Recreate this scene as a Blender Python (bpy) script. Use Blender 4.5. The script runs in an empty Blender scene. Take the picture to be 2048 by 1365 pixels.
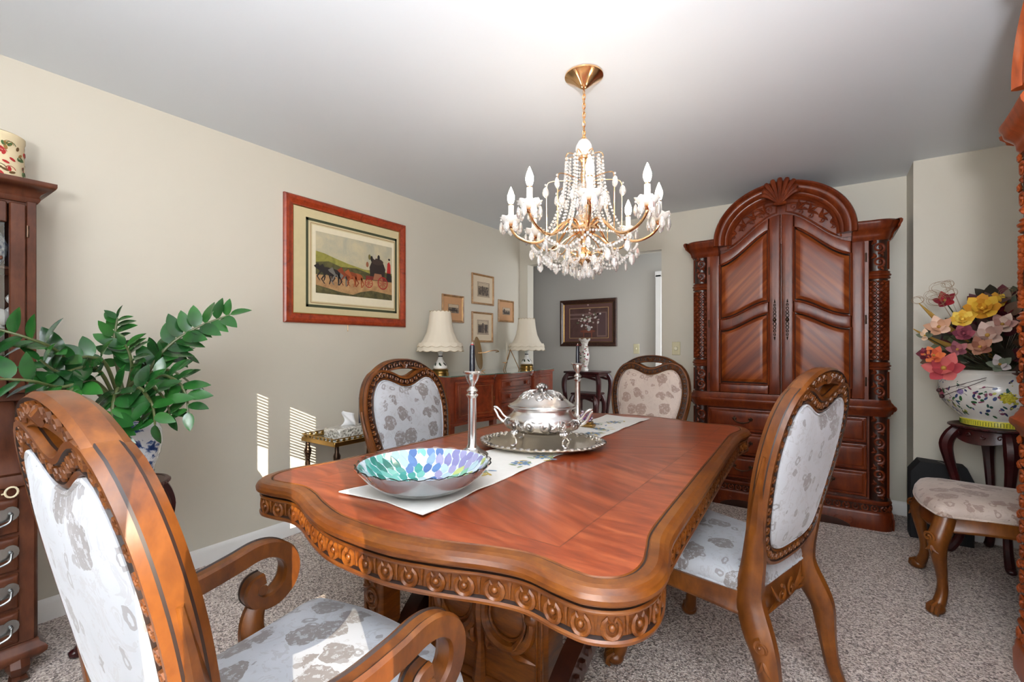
import bpy, math, random
from math import sin, cos, pi, radians, sqrt, atan2
from mathutils import Vector, Matrix

# ------------------------------------------------------------------ camera, world, sun, daylight, added fill, exposure
SC = bpy.context.scene
COL = SC.collection
YAW, CAMH, FPX, HY = 0.600125, 1.216, 926.3, 693.2
cd = bpy.data.cameras.new('camera'); cam = bpy.data.objects.new('camera', cd); COL.objects.link(cam)
cam.location = (0, 0, CAMH); cam.rotation_euler = (pi/2, 0, YAW)
cd.sensor_width = 36; cd.lens = FPX/2048*36; cd.clip_start = .05
cd.shift_y = (HY-682.5)/2048
SC.camera = cam
SC.view_settings.view_transform = 'Standard'; SC.view_settings.look = 'None'
SC.view_settings.gamma = 1; SC.view_settings.use_curve_mapping = False
SC.view_settings.exposure = 0.52
w = bpy.data.worlds.new('sky'); SC.world = w; w.use_nodes = True
w.node_tree.nodes['Background'].inputs[0].default_value = (.75, .85, 1, 1)
w.node_tree.nodes['Background'].inputs[1].default_value = 1.0
def light(name, kind, loc, energy, color, **k):
    d = bpy.data.lights.new(name, kind); d.energy = energy; d.color = color
    for a, b in k.items():
        if a != 'dir': setattr(d, a, b)
    o = bpy.data.objects.new(name, d); COL.objects.link(o); o.location = loc
    if 'dir' in k: o.rotation_euler = Vector(k['dir']).to_track_quat('-Z', 'Y').to_euler()
    return o
SUN = Vector((-1.74, 1.0, -.50))
light('sun', 'SUN', (4, -4, 4), 8.0, (1, .88, .70), angle=radians(.05), dir=SUN)
# daylight through the rear window openings, with added fills at the rear and side
light('fill_rear', 'AREA', (-.1, -1.07, 1.55), 27, (.88, .94, 1), shape='RECTANGLE', size=1.6, size_y=1.6, dir=(0.1, 1, 0.04))  # added fill in front of a closed stretch of wall
light('daylight_rear_right', 'AREA', (1.7, -1.16, 1.35), 34, (.90, .94, 1), shape='RECTANGLE', size=1.5, size_y=1.7, dir=(-.15, 1, 0.08))
light('fill_side', 'AREA', (2.9, -.1, 1.4), 7, (.96, .96, 1), shape='RECTANGLE', size=1.6, size_y=1.7, dir=(-1, .1, 0))  # added fill light, no window on this side
# added fill thrown up at the ceiling; its unseen lamp is built further down
light('added_uplight_fill', 'AREA', (.25, -.62, 1.36), 138, (.96, .97, 1), shape='DISK', size=.34, dir=(0.05, .2, 1))
light('fill_hall', 'AREA', (-.2, 5.0, 1.4), 20, (.88, .93, 1), shape='RECTANGLE', size=1.0, size_y=1.5, dir=(-1, 0, 0))  # added fill light in the hall, no window is built there

# ------------------------------------------------------------------ mesh builder
def catmull(P, n=6, closed=False):
    P = [Vector(p) for p in P]; N = len(P); out = []
    rng = range(N) if closed else range(N-1)
    for i in rng:
        if closed: a, b, c, d = P[i-1], P[i], P[(i+1) % N], P[(i+2) % N]
        else: a, b, c, d = P[max(i-1, 0)], P[i], P[i+1], P[min(i+2, N-1)]
        for k in range(n):
            t = k/n
            out.append(.5*((2*b)+(c-a)*t+(2*a-5*b+4*c-d)*t*t+(3*b-a-3*c+d)*t**3))
    if not closed: out.append(P[-1])
    return out
def lerp(a, b, t): return a+(b-a)*t
def interp(xs, x):
    if x <= xs[0][0]: return xs[0][1]
    for (x0, y0), (x1, y1) in zip(xs, xs[1:]):
        if x <= x1: return y0+(y1-y0)*(x-x0)/(x1-x0)
    return xs[-1][1]
def samp(L, t):
    t = max(0, min(1, t))*(len(L)-1); i = min(int(t), len(L)-2); return lerp(L[i], L[i+1], t-i)

class MB:
    def __init__(s, mat=None):
        s.v, s.f, s.mi, s.mats, s.m, s.T = [], [], [], [], 0, None
        if mat: s.use(mat)
    def use(s, mat):
        if mat not in s.mats: s.mats.append(mat)
        s.m = s.mats.index(mat); return s
    def add(s, vs, fs):
        b = len(s.v)
        if s.T: vs = [s.T(*v) for v in vs]
        s.v += [tuple(v) for v in vs]
        s.f += [tuple(b+i for i in f) for f in fs]; s.mi += [s.m]*len(fs)
        return s
    def box(s, c, d, ch=.003):
        hx, hy, hz = d[0]/2, d[1]/2, d[2]/2; ch = min(ch, hx*.9, hy*.9, hz*.9)
        V, I = [], {}
        for sx in (-1, 1):
            for sy in (-1, 1):
                for sz in (-1, 1):
                    for ax in range(3):
                        p = [sx*(hx-ch), sy*(hy-ch), sz*(hz-ch)]
                        p[ax] = (sx*hx, sy*hy, sz*hz)[ax]
                        I[(sx, sy, sz, ax)] = len(V); V.append((c[0]+p[0], c[1]+p[1], c[2]+p[2]))
        F = []
        def g(ax, sg, o1, o2):
            k = [0, 0, 0]; o = [i for i in range(3) if i != ax]; k[ax] = sg; k[o[0]] = o1; k[o[1]] = o2
            return tuple(k)
        for ax in range(3):
            for sg in (-1, 1):
                q = [I[g(ax, sg, a, b)+(ax,)] for a, b in ((-1, -1), (1, -1), (1, 1), (-1, 1))]
                F.append(q if (sg > 0) == (ax != 1) else q[::-1])
        for ax in range(3):
            o = [i for i in range(3) if i != ax]
            for a in (-1, 1):
                for b in (-1, 1):
                    k1 = g(ax, -1, a, b); k2 = g(ax, 1, a, b)
                    q = [I[k1+(o[0],)], I[k2+(o[0],)], I[k2+(o[1],)], I[k1+(o[1],)]]
                    F.append(q if (a*b > 0) == (ax == 1) else q[::-1])
        for sx in (-1, 1):
            for sy in (-1, 1):
                for sz in (-1, 1):
                    q = [I[(sx, sy, sz, i)] for i in range(3)]
                    F.append(q if sx*sy*sz > 0 else q[::-1])
        return s.add(V, F)
    def rings(s, R, closed=True, cap0=True, cap1=True, loop=False):
        n = len(R[0]); V = [p for r in R for p in r]; F = []
        L = len(R)
        for i in range(L if loop else L-1):
            a, b = i*n, ((i+1) % L)*n
            for j in range(n if closed else n-1):
                k = (j+1) % n; F.append((a+j, a+k, b+k, b+j))
        if closed and not loop:
            if cap0: F.append(tuple(range(n))[::-1])
            if cap1: F.append(tuple((L-1)*n+j for j in range(n)))
        return s.add(V, F)
    def lathe(s, prof, n=24, c=(0, 0, 0), ex=1, ey=1, wave=None, a0=0, a1=2*pi, cap=True):
        full = abs(a1-a0-2*pi) < 1e-6; R = []
        for i, (r, z) in enumerate(prof):
            ring = []
            for j in range(n if full else n+1):
                a = a0+(a1-a0)*j/n; rr, zz = (r, z) if not wave else wave(a, r, z, i)
                ring.append((c[0]+rr*ex*cos(a), c[1]+rr*ey*sin(a), c[2]+zz))
            R.append(ring)
        return s.rings(R, closed=full, cap0=cap, cap1=cap)
    def tube(s, path, rad, n=8, closed=False, up=None, cap=True, twist=0):
        P = [Vector(p) for p in path]; N = len(P); R = []; prev = None
        for i, p in enumerate(P):
            if closed: t = P[(i+1) % N]-P[i-1]
            else: t = P[min(i+1, N-1)]-P[max(i-1, 0)]
            if t.length < 1e-9: t = Vector((0, 0, 1))
            t.normalize()
            if up is not None: u = Vector(up)
            elif prev is None: u = Vector((0, 0, 1)) if abs(t.z) < .9 else Vector((1, 0, 0))
            else: u = prev
            a = u-t*u.dot(t)
            if a.length < 1e-6: a = t.orthogonal()
            a.normalize(); prev = a; b = t.cross(a)
            r = rad if isinstance(rad, (int, float, tuple)) else (samp([Vector(q) if isinstance(q, tuple) else q for q in rad], i/max(1, N-1)))
            ra, rb = (r, r) if isinstance(r, (int, float)) else (r[0], r[1])
            R.append([p+a*ra*cos(2*pi*j/n+twist)+b*rb*sin(2*pi*j/n+twist) for j in range(n)])
        return s.rings(R, loop=closed, cap0=cap, cap1=cap)
    def sweep(s, prof, path, up=(0, 0, 1), closed=False, cap=True, pclosed=True):
        """prof (a outward, b along up); outward = tangent x up, mitred"""
        P = [Vector(p) for p in path]; U = Vector(up); N = len(P); R = []
        for i, p in enumerate(P):
            a = P[i]-P[i-1] if (i or closed) else P[1]-P[0]
            b = P[(i+1) % N]-P[i] if (i < N-1 or closed) else P[-1]-P[-2]
            na, nb = a.cross(U).normalized(), b.cross(U).normalized()
            nn = na+nb
            if nn.length < 1e-6: nn = na.copy()
            nn.normalize(); k = 1/max(.35, nn.dot(na))
            R.append([p+nn*q[0]*k+U*q[1] for q in prof])
        return s.rings(R, closed=pclosed, loop=closed, cap0=cap, cap1=cap)
    def sphere(s, c, r, nu=12, nv=8, f=None):
        if isinstance(r, (int, float)): r = (r, r, r)
        V = []; F = []
        for i in range(1, nv):
            ph = pi*i/nv
            for j in range(nu):
                th = 2*pi*j/nu; k = f(th, ph) if f else 1
                V.append((c[0]+k*r[0]*sin(ph)*cos(th), c[1]+k*r[1]*sin(ph)*sin(th), c[2]-k*r[2]*cos(ph)))
        b = len(V); V += [(c[0], c[1], c[2]-r[2]), (c[0], c[1], c[2]+r[2])]
        for i in range(nv-2):
            for j in range(nu):
                k = (j+1) % nu; F.append((i*nu+j, i*nu+k, (i+1)*nu+k, (i+1)*nu+j))
        for j in range(nu):
            k = (j+1) % nu; F.append((b, k, j)); F.append(((nv-2)*nu+j, (nv-2)*nu+k, b+1))
        return s.add(V, F)
    def grid(s, fn, nu, nv, cu=False):
        V = [fn(i/nu, j/nv) for j in range(nv+1) for i in range(nu if cu else nu+1)]; W = nu if cu else nu+1
        F = [(j*W+i, j*W+(i+1) % W, (j+1)*W+(i+1) % W, (j+1)*W+i) for j in range(nv) for i in range(nu)]
        return s.add(V, F)
    def poly(s, pts, w=0, th=0):
        """flat polygon in (u,v) at height w"""
        n = len(pts)
        if th <= 0: return s.add([(p[0], p[1], w) for p in pts], [tuple(range(n))])
        return s.rings([[(p[0], p[1], w) for p in pts], [(p[0], p[1], w+th) for p in pts]])
    def ell(s, cu, cv, a, b, w=0, n=18, rot=0, th=0):
        return s.poly([(cu+a*cos(2*pi*i/n)*cos(rot)-b*sin(2*pi*i/n)*sin(rot), cv+a*cos(2*pi*i/n)*sin(rot)+b*sin(2*pi*i/n)*cos(rot)) for i in range(n)], w, th)
    def panel(s, u0, u1, fb, ft, steps, back=-.01, nu=10, nv=6):
        """raised field between u0,u1 and curves fb(u), ft(u); steps = [(inset, height)...]"""
        if not callable(fb): _b = fb; fb = lambda u: _b
        if not callable(ft): _t = ft; ft = lambda u: _t
        ins = [q[0] for q in steps]; L = ins[-1]
        hs = [q[1] for q in steps]
        us = [u0+i for i in ins]+[lerp(u0+L, u1-L, k/nu) for k in range(1, nu)]+[u1-i for i in ins[::-1]]
        du = list(range(len(ins)))+[len(ins)-1]*(nu-1)+list(range(len(ins)))[::-1]
        V, K = [], []
        for u, a in zip(us, du):
            b0, t0 = fb(u), ft(u)
            vs = [b0+i for i in ins]+[lerp(b0+L, t0-L, k/nv) for k in range(1, nv)]+[t0-i for i in ins[::-1]]
            dv = list(range(len(ins)))+[len(ins)-1]*(nv-1)+list(range(len(ins)))[::-1]
            for v, b in zip(vs, dv): V.append((u, v, hs[min(a, b)]))
        n = len(us); m = len(V)//n; F = []
        for i in range(n-1):
            for j in range(m-1): F.append((i*m+j, (i+1)*m+j, (i+1)*m+j+1, i*m+j+1))
        per = [i*m for i in range(n)]+[(n-1)*m+j for j in range(1, m)]+[i*m+m-1 for i in range(n-2, -1, -1)]+[j for j in range(m-2, 0, -1)]
        B = len(V); V += [(V[p][0], V[p][1], back) for p in per]
        for k in range(len(per)):
            q = (k+1) % len(per); F.append((per[q], per[k], B+k, B+q))
        return s.add(V, F)
    def leaf(s, base, d, up, L, W, bend=.15, cup=.15, n=5, tip=1.0):
        b = Vector(base); d = Vector(d).normalized(); up = Vector(up); side = d.cross(up)
        if side.length < 1e-5: side = d.orthogonal()
        side.normalize(); nn = side.cross(d); V = []; F = []
        for i in range(n+1):
            t = i/n; ww = W/2*(sin(pi*min(1, t**.8))**.75 if 0 < t < 1 else .04)
            c = b+d*L*t+nn*(-bend*L*t*t)
            V += [c-side*ww+nn*cup*ww, c, c+side*ww+nn*cup*ww]
        for i in range(n):
            a = i*3; F += [(a, a+1, a+4, a+3), (a+1, a+2, a+5, a+4)]
        return s.add(V, F)

def link(o, parent=None, loc=None, rz=0):
    COL.objects.link(o)
    if parent: o.parent = parent
    if loc is not None: o.location = loc
    if rz: o.rotation_euler = (0, 0, rz)
    return o
def obj(name, mb, parent=None, loc=None, rz=0, smooth=40, mat=None):
    me = bpy.data.meshes.new(name); me.from_pydata(mb.v, [], mb.f); me.validate()
    for m in ([mat] if mat else mb.mats): me.materials.append(m)
    if len(me.polygons) == len(mb.mi) and not mat: me.polygons.foreach_set('material_index', mb.mi)
    if smooth:
        me.polygons.foreach_set('use_smooth', [True]*len(me.polygons))
        me.set_sharp_from_angle(angle=radians(smooth))
    else: me.polygons.foreach_set('use_smooth', [False]*len(me.polygons))
    me.update()
    return link(bpy.data.objects.new(name, me), parent, loc, rz)
def thing(name, label, cat, loc=(0, 0, 0), rz=0, group=None):
    o = bpy.data.objects.new(name, None); o.empty_display_size = .1
    link(o, None, loc, rz); return tag(o, label, cat, group)
def tag(o, label, cat, group=None):
    o['label'] = label; o['category'] = cat
    if group: o['group'] = group
    return o
def struct(name, mb, **k):
    o = obj(name, mb, **k); o['kind'] = 'structure'; return o
def fixnormals(o):
    import bmesh
    b = bmesh.new(); b.from_mesh(o.data); bmesh.ops.recalc_face_normals(b, faces=b.faces); b.to_mesh(o.data); b.free(); return o
def dup(root, loc, rz=0, label=None):
    r = root.copy(); COL.objects.link(r); r.location = loc; r.rotation_euler = (0, 0, rz)
    if label: r['label'] = label
    for ch in list(root.children):
        c = ch.copy(); COL.objects.link(c); c.parent = r
        for g in ch.children:
            d = g.copy(); COL.objects.link(d); d.parent = c
    return r
def subcopy(o, parent, loc, rz=0):
    c = o.copy(); COL.objects.link(c); c.parent = parent; c.location = loc; c.rotation_euler = (0, 0, rz)
    for g in o.children:
        d = g.copy(); COL.objects.link(d); d.parent = c
    return c

# ------------------------------------------------------------------ materials
def lin(c):
    return tuple((x/255/12.92 if x/255 <= .04045 else ((x/255+.055)/1.055)**2.4) for x in c[:3])+(1,)
class NT:
    def __init__(s, name):
        s.mat = bpy.data.materials.new(name); s.mat.use_nodes = True; s.t = s.mat.node_tree
        s.b = s.t.nodes['Principled BSDF']; s.tc = None
    def n(s, kind, **k):
        x = s.t.nodes.new('ShaderNode'+kind)
        for a, v in k.items():
            if a.startswith('_'): setattr(x, a[1:], v)
            else: x.inputs[a.replace('__', ' ')].default_value = v
        return x
    def l(s, a, b): s.t.links.new(a, b)
    def co(s, scale=(1, 1, 1), rot=(0, 0, 0), src='Object'):
        if not s.tc: s.tc = s.n('TexCoord')
        m = s.n('Mapping'); m.inputs['Scale'].default_value = scale; m.inputs['Rotation'].default_value = rot
        s.l(s.tc.outputs[src], m.inputs[0]); return m.outputs[0]
    def noise(s, scale, detail=3, co=None, rough=.5, dist=0):
        x = s.n('TexNoise', Scale=scale, Detail=detail, Roughness=rough, Distortion=dist); s.l(co or s.co(), x.inputs['Vector']); return x.outputs['Fac']
    def ramp(s, src, stops, interp='LINEAR'):
        r = s.n('ValToRGB'); cr = r.color_ramp; cr.interpolation = interp
        while len(cr.elements) < len(stops): cr.elements.new(.5)
        for e, (p, c) in zip(cr.elements, stops):
            e.position = p; e.color = lin(c) if len(c) == 3 and max(c) > 1 else (c[0], c[1], c[2], 1)
        s.l(src, r.inputs[0]); return r.outputs[0]
    def mix(s, f, a, b, blend='MIX'):
        m = s.n('Mix', _data_type='RGBA', _blend_type=blend)
        for i, v in ((0, f), (6, a), (7, b)):
            if hasattr(v, 'links'): s.l(v, m.inputs[i])
            else: m.inputs[i].default_value = v if i == 0 else (lin(v) if max(v) > 1 else tuple(v)+(1,))
        return m.outputs[2]
    def math(s, op, a, b=0, c=0):
        m = s.n('Math', _operation=op)
        for i, v in enumerate((a, b, c)):
            if hasattr(v, 'links'): s.l(v, m.inputs[i])
            else: m.inputs[i].default_value = v
        return m.outputs[0]
    def sep(s, co):
        x = s.n('SeparateXYZ'); s.l(co, x.inputs[0]); return x.outputs
    def comb(s, x, y, z):
        m = s.n('CombineXYZ')
        for i, v in enumerate((x, y, z)):
            if hasattr(v, 'links'): s.l(v, m.inputs[i])
            else: m.inputs[i].default_value = v
        return m.outputs[0]
    def bump(s, h, strength=.3, dist=.01):
        b = s.n('Bump', Strength=strength, Distance=dist); s.l(h, b.inputs['Height']); s.l(b.outputs[0], s.b.inputs['Normal'])
    def set(s, color=None, rough=None, metal=None, coat=None, coat_r=.08, **k):
        if color is not None:
            if hasattr(color, 'links'): s.l(color, s.b.inputs['Base Color'])
            else: s.b.inputs['Base Color'].default_value = lin(color)
        if rough is not None:
            if hasattr(rough, 'links'): s.l(rough, s.b.inputs['Roughness'])
            else: s.b.inputs['Roughness'].default_value = rough
        if metal is not None: s.b.inputs['Metallic'].default_value = metal
        if coat is not None: s.b.inputs['Coat Weight'].default_value = coat; s.b.inputs['Coat Roughness'].default_value = coat_r
        for a, v in k.items(): s.b.inputs[a.replace('__', ' ')].default_value = v
        return s.mat
_fl = {}
def flat(c, rough=.6, **k):
    key = (tuple(c), rough, tuple(sorted(k.items())))
    if key not in _fl:
        m = NT('paint'); 
        nz = m.noise(35, 2); col = m.mix(m.math('MULTIPLY', nz, .25), tuple(c), tuple(x*.8 for x in c))
        _fl[key] = m.set(col, rough, **k)
    return _fl[key]
def wood(name, c1, c2, c3, scale=(3, 3, 22), rough=.30, coat=.18, rot=(0, 0, 0), nz=2.2, coatr=.28):
    m = NT(name); co = m.co(scale, rot)
    a = m.noise(nz, 5, co, .6, .6); b = m.noise(9, 3, co, .6)
    f = m.math('ADD', m.math('MULTIPLY', a, .75), m.math('MULTIPLY', b, .25))
    col = m.ramp(f, [(.3, c1), (.5, c2), (.7, c3)])
    m.bump(b, .05, .002)
    m.b.inputs['Specular IOR Level'].default_value = .45
    return m.set(col, rough, coat=coat, coat_r=coatr)
W_TOP = None
wood_chair = wood('carved_chair_wood', (66, 32, 10), (100, 54, 17), (128, 74, 25), (6, 6, 3))
wood_arm = wood('armoire_wood', (66, 23, 8), (98, 38, 13), (122, 54, 20), (8, 8, 2))
wood_hutch = wood('cabinet_wood', (110, 46, 18), (146, 66, 26), (168, 80, 34), (8, 8, 2))
wood_table = wood('table_edge_wood', (72, 33, 10), (106, 56, 16), (132, 76, 22), (4, 4, 20))
wood_dark = wood('dark_glazed_wood', (30, 12, 7), (44, 19, 10), (56, 26, 14), (5, 5, 5))
wood_mah = wood('mahogany_wood', (84, 30, 15), (124, 50, 25), (152, 70, 36), (14, 2.5, 3), rough=.29)
wood_sec = wood('secretary_wood', (62, 32, 20), (84, 46, 30), (100, 58, 38), (2, 8, 3), rough=.3)
wood_rose = wood('rosewood_stand', (34, 8, 10), (54, 14, 16), (76, 24, 24), (5, 5, 5), rough=.29)
wood_frame = wood('burl_frame_wood', (104, 34, 16), (148, 54, 24), (172, 72, 34), (10, 10, 10), rough=.29)
for m_, sp, ct in ((wood_arm, .32, .05), (wood_hutch, .35, .1), (wood_chair, .4, .12), (wood_sec, .3, .05)):
    p_ = m_.node_tree.nodes['Principled BSDF']; p_.inputs['Specular IOR Level'].default_value = sp; p_.inputs['Coat Weight'].default_value = ct
glaze = flat((34, 17, 9), .5)
def mk_top():
    m = NT('table_top_veneer'); co = m.co(); x, y, z = m.sep(co)
    # quarter-matched crotch veneer in the field, straight banding at the border
    ax = m.math('ABSOLUTE', x); ay = m.math('ABSOLUTE', y)
    band = m.math('GREATER_THAN', m.math('MAXIMUM', m.math('MULTIPLY', ax, 1.0), m.math('SUBTRACT', ay, .47)), .47)
    d = m.comb(m.math('MULTIPLY', m.math('ADD', ax, m.math('MULTIPLY', ay, .55)), 2.2), m.math('MULTIPLY', m.math('SUBTRACT', ay, m.math('MULTIPLY', ax, .45)), 20.), 0)
    d2 = m.comb(m.math('MULTIPLY', x, 5), m.math('MULTIPLY', y, 22.), 0)
    n1 = m.noise(1.1, 4, d, .5, .3); n2 = m.noise(1.3, 5, d2, .6, .4)
    nn = m.n('Mix', _data_type='FLOAT'); m.l(band, nn.inputs[0]); m.l(n1, nn.inputs[2]); m.l(n2, nn.inputs[3])
    col = m.ramp(nn.outputs[0], [(.3, (108, 42, 18)), (.48, (138, 58, 26)), (.68, (168, 84, 45))])
    ln = m.math('ABSOLUTE', m.math('SUBTRACT', m.math('MAXIMUM', ax, m.math('SUBTRACT', ay, .47)), .47))
    line = m.math('MULTIPLY', m.math('LESS_THAN', ln, .002), .6)
    col = m.mix(line, col, (80, 32, 15))
    return m.set(col, .28, coat=.35, coat_r=.28)
veneer_top = mk_top()
def mk_door():
    m = NT('door_veneer'); x, y, z = m.sep(m.co()); ax = m.math('ABSOLUTE', x)
    s_ = m.math('ADD', z, m.math('MULTIPLY', ax, 1.05))
    v = m.comb(m.math('MULTIPLY', s_, 16), m.math('MULTIPLY', ax, 1.2), 0)
    a = m.noise(1.0, 4, v, .55, .35)
    col = m.ramp(a, [(.3, (80, 31, 8)), (.5, (116, 50, 15)), (.72, (150, 78, 32))])
    m.b.inputs['Specular IOR Level'].default_value = .3
    return m.set(col, .3, coat=0)
veneer_door = mk_door()
def mk_fabric(name, base, blot, blot2):
    m = NT(name); co = m.co()
    warp = m.n('TexNoise', Scale=22.0, Detail=3.0); m.l(co, warp.inputs['Vector'])
    add = m.n('VectorMath', _operation='MULTIPLY_ADD'); m.l(warp.outputs['Color'], add.inputs[0]); add.inputs[1].default_value = (.045, .045, .045); m.l(co, add.inputs[2])
    def cells(sc, th, k):
        v = m.n('TexVoronoi', Scale=sc); m.l(add.outputs[0], v.inputs['Vector'])
        r = m.sep(v.outputs['Color'])[0]
        lim = m.math('MULTIPLY', m.math('GREATER_THAN', r, k), th)
        return m.math('LESS_THAN', v.outputs['Distance'], lim), v.outputs['Distance'], lim
    big, d1, l1 = cells(9.5, .40, .22); small, d2, l2 = cells(19, .29, .38)
    hole = m.math('LESS_THAN', d2, m.math('MULTIPLY', l2, .5))
    fine = m.noise(70, 3, co, .7); fm = m.math('GREATER_THAN', fine, .44)
    mk = m.math('MULTIPLY', big, m.math('ADD', .35, m.math('MULTIPLY', fm, .65)))
    mk2 = m.math('MULTIPLY', m.math('SUBTRACT', small, hole), .75)
    mask = m.math('MAXIMUM', mk, mk2)
    curl = m.ramp(m.noise(15, 3, co, .6, 2.4), [(.55, (0, 0, 0)), (.575, (1, 1, 1)), (.62, (1, 1, 1)), (.645, (0, 0, 0))])
    soft = m.noise(4, 3, co)
    c0 = m.mix(m.ramp(soft, [(.4, (0, 0, 0)), (.62, (1, 1, 1))]), base, tuple(v*.92 for v in base))
    c1 = m.mix(m.math('MULTIPLY', curl, .45), c0, blot2)
    c2 = m.mix(m.math('MULTIPLY', mask, .85), c1, blot)
    m.bump(m.noise(420, 1, co), .12, .001)
    mt = m.set(c2, .55); m.b.inputs['Sheen Weight'].default_value = .3; m.b.inputs['Sheen Roughness'].default_value = .4
    return mt
fabric = mk_fabric('damask_fabric', (178, 181, 186), (112, 104, 100), (150, 146, 146))
fabric_warm = mk_fabric('blush_damask_fabric', (204, 186, 174), (146, 120, 108), (176, 156, 144))
def mk_wall(name, c):
    m = NT(name); n = m.noise(1.2, 3); n2 = m.noise(160, 2); m.bump(n2, .08, .002)
    return m.set(m.mix(m.math('MULTIPLY', n, .3), c, tuple(x*.965 for x in c)), .42)
paint_wall = mk_wall('wall_paint', (204, 198, 183))
paint_ceil = mk_wall('ceiling_paint', (218, 224, 230))
paint_hall = mk_wall('hall_paint', (194, 190, 182))
paint_trim = mk_wall('trim_paint', (232, 230, 226))
def mk_carpet():
    m = NT('speckled_carpet'); co = m.co()
    v = m.n('TexVoronoi', Scale=170.0); m.l(co, v.inputs['Vector'])
    x = m.sep(v.outputs['Color'])[0]; n = m.noise(60, 3, co, .7)
    f = m.math('ADD', m.math('MULTIPLY', x, .6), m.math('MULTIPLY', n, .4))
    col = m.ramp(f, [(.18, (90, 74, 66)), (.34, (150, 131, 120)), (.5, (194, 176, 164)), (.75, (236, 222, 212))])
    h = m.math('ADD', v.outputs['Distance'], m.math('MULTIPLY', n, .8)); m.bump(h, .7, .012)
    mt = m.set(col, .95); m.b.inputs['Sheen Weight'].default_value = .2; return mt
carpet = mk_carpet()
def metal(name, c, rough=.25, nz=0):
    m = NT(name)
    if nz:
        n = m.noise(nz, 3); return m.set(m.ramp(n, [(.35, tuple(x*.55 for x in c)), (.6, c)]), rough, 1.0)
    n = m.noise(20, 2); return m.set(m.mix(m.math('MULTIPLY', n, .2), c, tuple(x*.85 for x in c)), rough, 1.0)
silver = metal('silver', (232, 230, 228), .26)
silver_old = metal('tarnished_silver', (226, 222, 218), .28, 26)
pewter = metal('pewter_tray', (206, 194, 174), .28)
brass = metal('polished_brass', (244, 198, 146), .16)
brass_old = metal('aged_brass', (176, 140, 80), .3)
bronze = metal('dark_bronze', (84, 66, 54), .35)
nickel = metal('nickel', (150, 152, 152), .25)
def glassm(name, tint=(255, 255, 255), ior=1.5, rough=0.0):
    m = NT(name); m.set(tint, rough); m.b.inputs['Transmission Weight'].default_value = 1; m.b.inputs['IOR'].default_value = ior
    return m.mat
crystal = glassm('crystal', (255, 253, 250), 1.55, .02)
for n_ in crystal.node_tree.nodes:
    if n_.type == 'BSDF_PRINCIPLED': n_.inputs['Transmission Weight'].default_value = .80
frosted = glassm('frosted_crystal', (255, 253, 250), 1.5, .08)
for n_ in frosted.node_tree.nodes:
    if n_.type == 'BSDF_PRINCIPLED': n_.inputs['Transmission Weight'].default_value = .5
clear_glass = glassm('clear_glass', (250, 252, 252), 1.45)
porcelain = flat((238, 236, 230), .18, coat=.5)
candle_white = flat((236, 232, 224), .45)
black = flat((22, 22, 24), .45)
linen = flat((226, 224, 218), .8)

# ------------------------------------------------------------------ ornament helpers (in flat u,v,w space of mb.T)
def spiral(mb, cu, cv, r0, r1, a0, a1, rad, n=18, sides=6, w=0, flatn=.7):
    P = []; 
    for i in range(n+1):
        t = i/n; r = lerp(r0, r1, t); a = lerp(a0, a1, t); P.append((cu+r*cos(a), cv+r*sin(a), w))
    R = [Vector((rad*flatn*lerp(1, .55, i/4), rad*lerp(1, .55, i/4))) for i in range(5)]
    mb.tube(P, R, sides, up=(0, 0, 1)); mb.sphere((P[-1][0], P[-1][1], w), (rad*.9, rad*.9, rad*.9), 8, 5)
def petals(mb, cu, cv, ang, L, rad, k=3, spread=.9, w=0, curl=.5):
    for i in range(k):
        a = ang+(i-(k-1)/2)*spread/max(1, k-1) if k > 1 else ang
        s = (i-(k-1)/2)
        P = [(cu+L*t*cos(a+curl*s*t), cv+L*t*sin(a+curl*s*t), w+rad*.4*sin(pi*t)) for t in (0, .25, .5, .75, 1)]
        mb.tube(P, [rad*.4, rad, rad*.95, rad*.6, rad*.12], 6, up=(0, 0, 1))
def egg(mb, u, v, s, w=0):
    """horseshoe with central boss and dart"""
    P = [(u+s*.40*sin(a)*(1 if abs(a) > 1 else 1), v-s*.02-s*.42*cos(a), w) for a in [radians(d) for d in range(-150, 151, 30)]]
    P = [(u-s*.13, v+s*.2, w)]+P+[(u+s*.13, v+s*.2, w)]
    mb.tube(P, [(.14*s)*.6, .13*s, .12*s, .13*s, (.14*s)*.6], 6, up=(0, 0, 1))
    mb.sphere((u, v-.02*s, w), (.17*s, .17*s, .14*s), 8, 5)
def dart(mb, u, v, s, w=0):
    mb.tube([(u, v+.48*s, w), (u, v+.2*s, w+.04*s), (u, v-.38*s, w)], [.13*s, .08*s, .03*s], 6, up=(0, 0, 1))
def vine(mb, u, v0, v1, wd, rad, w=0):
    rad = rad*1.15
    """stacked C scrolls with leaves filling a vertical strip"""
    n = max(1, round((v1-v0)/(wd*1.15))); h = (v1-v0)/n
    for i in range(n):
        cv = v0+h*(i+.5); sg = 1
        spiral(mb, u+.04*wd*sg, cv, wd*.42, wd*.10, radians(-100), radians(-100+500), rad, 20, 6, w)
        petals(mb, u-wd*.1, cv+h*.40, radians(160), wd*.38, rad*.9, 2, .8, w)
        petals(mb, u+wd*.15, cv-h*.36, radians(-10), wd*.30, rad*.8, 2, .9, w)
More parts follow.
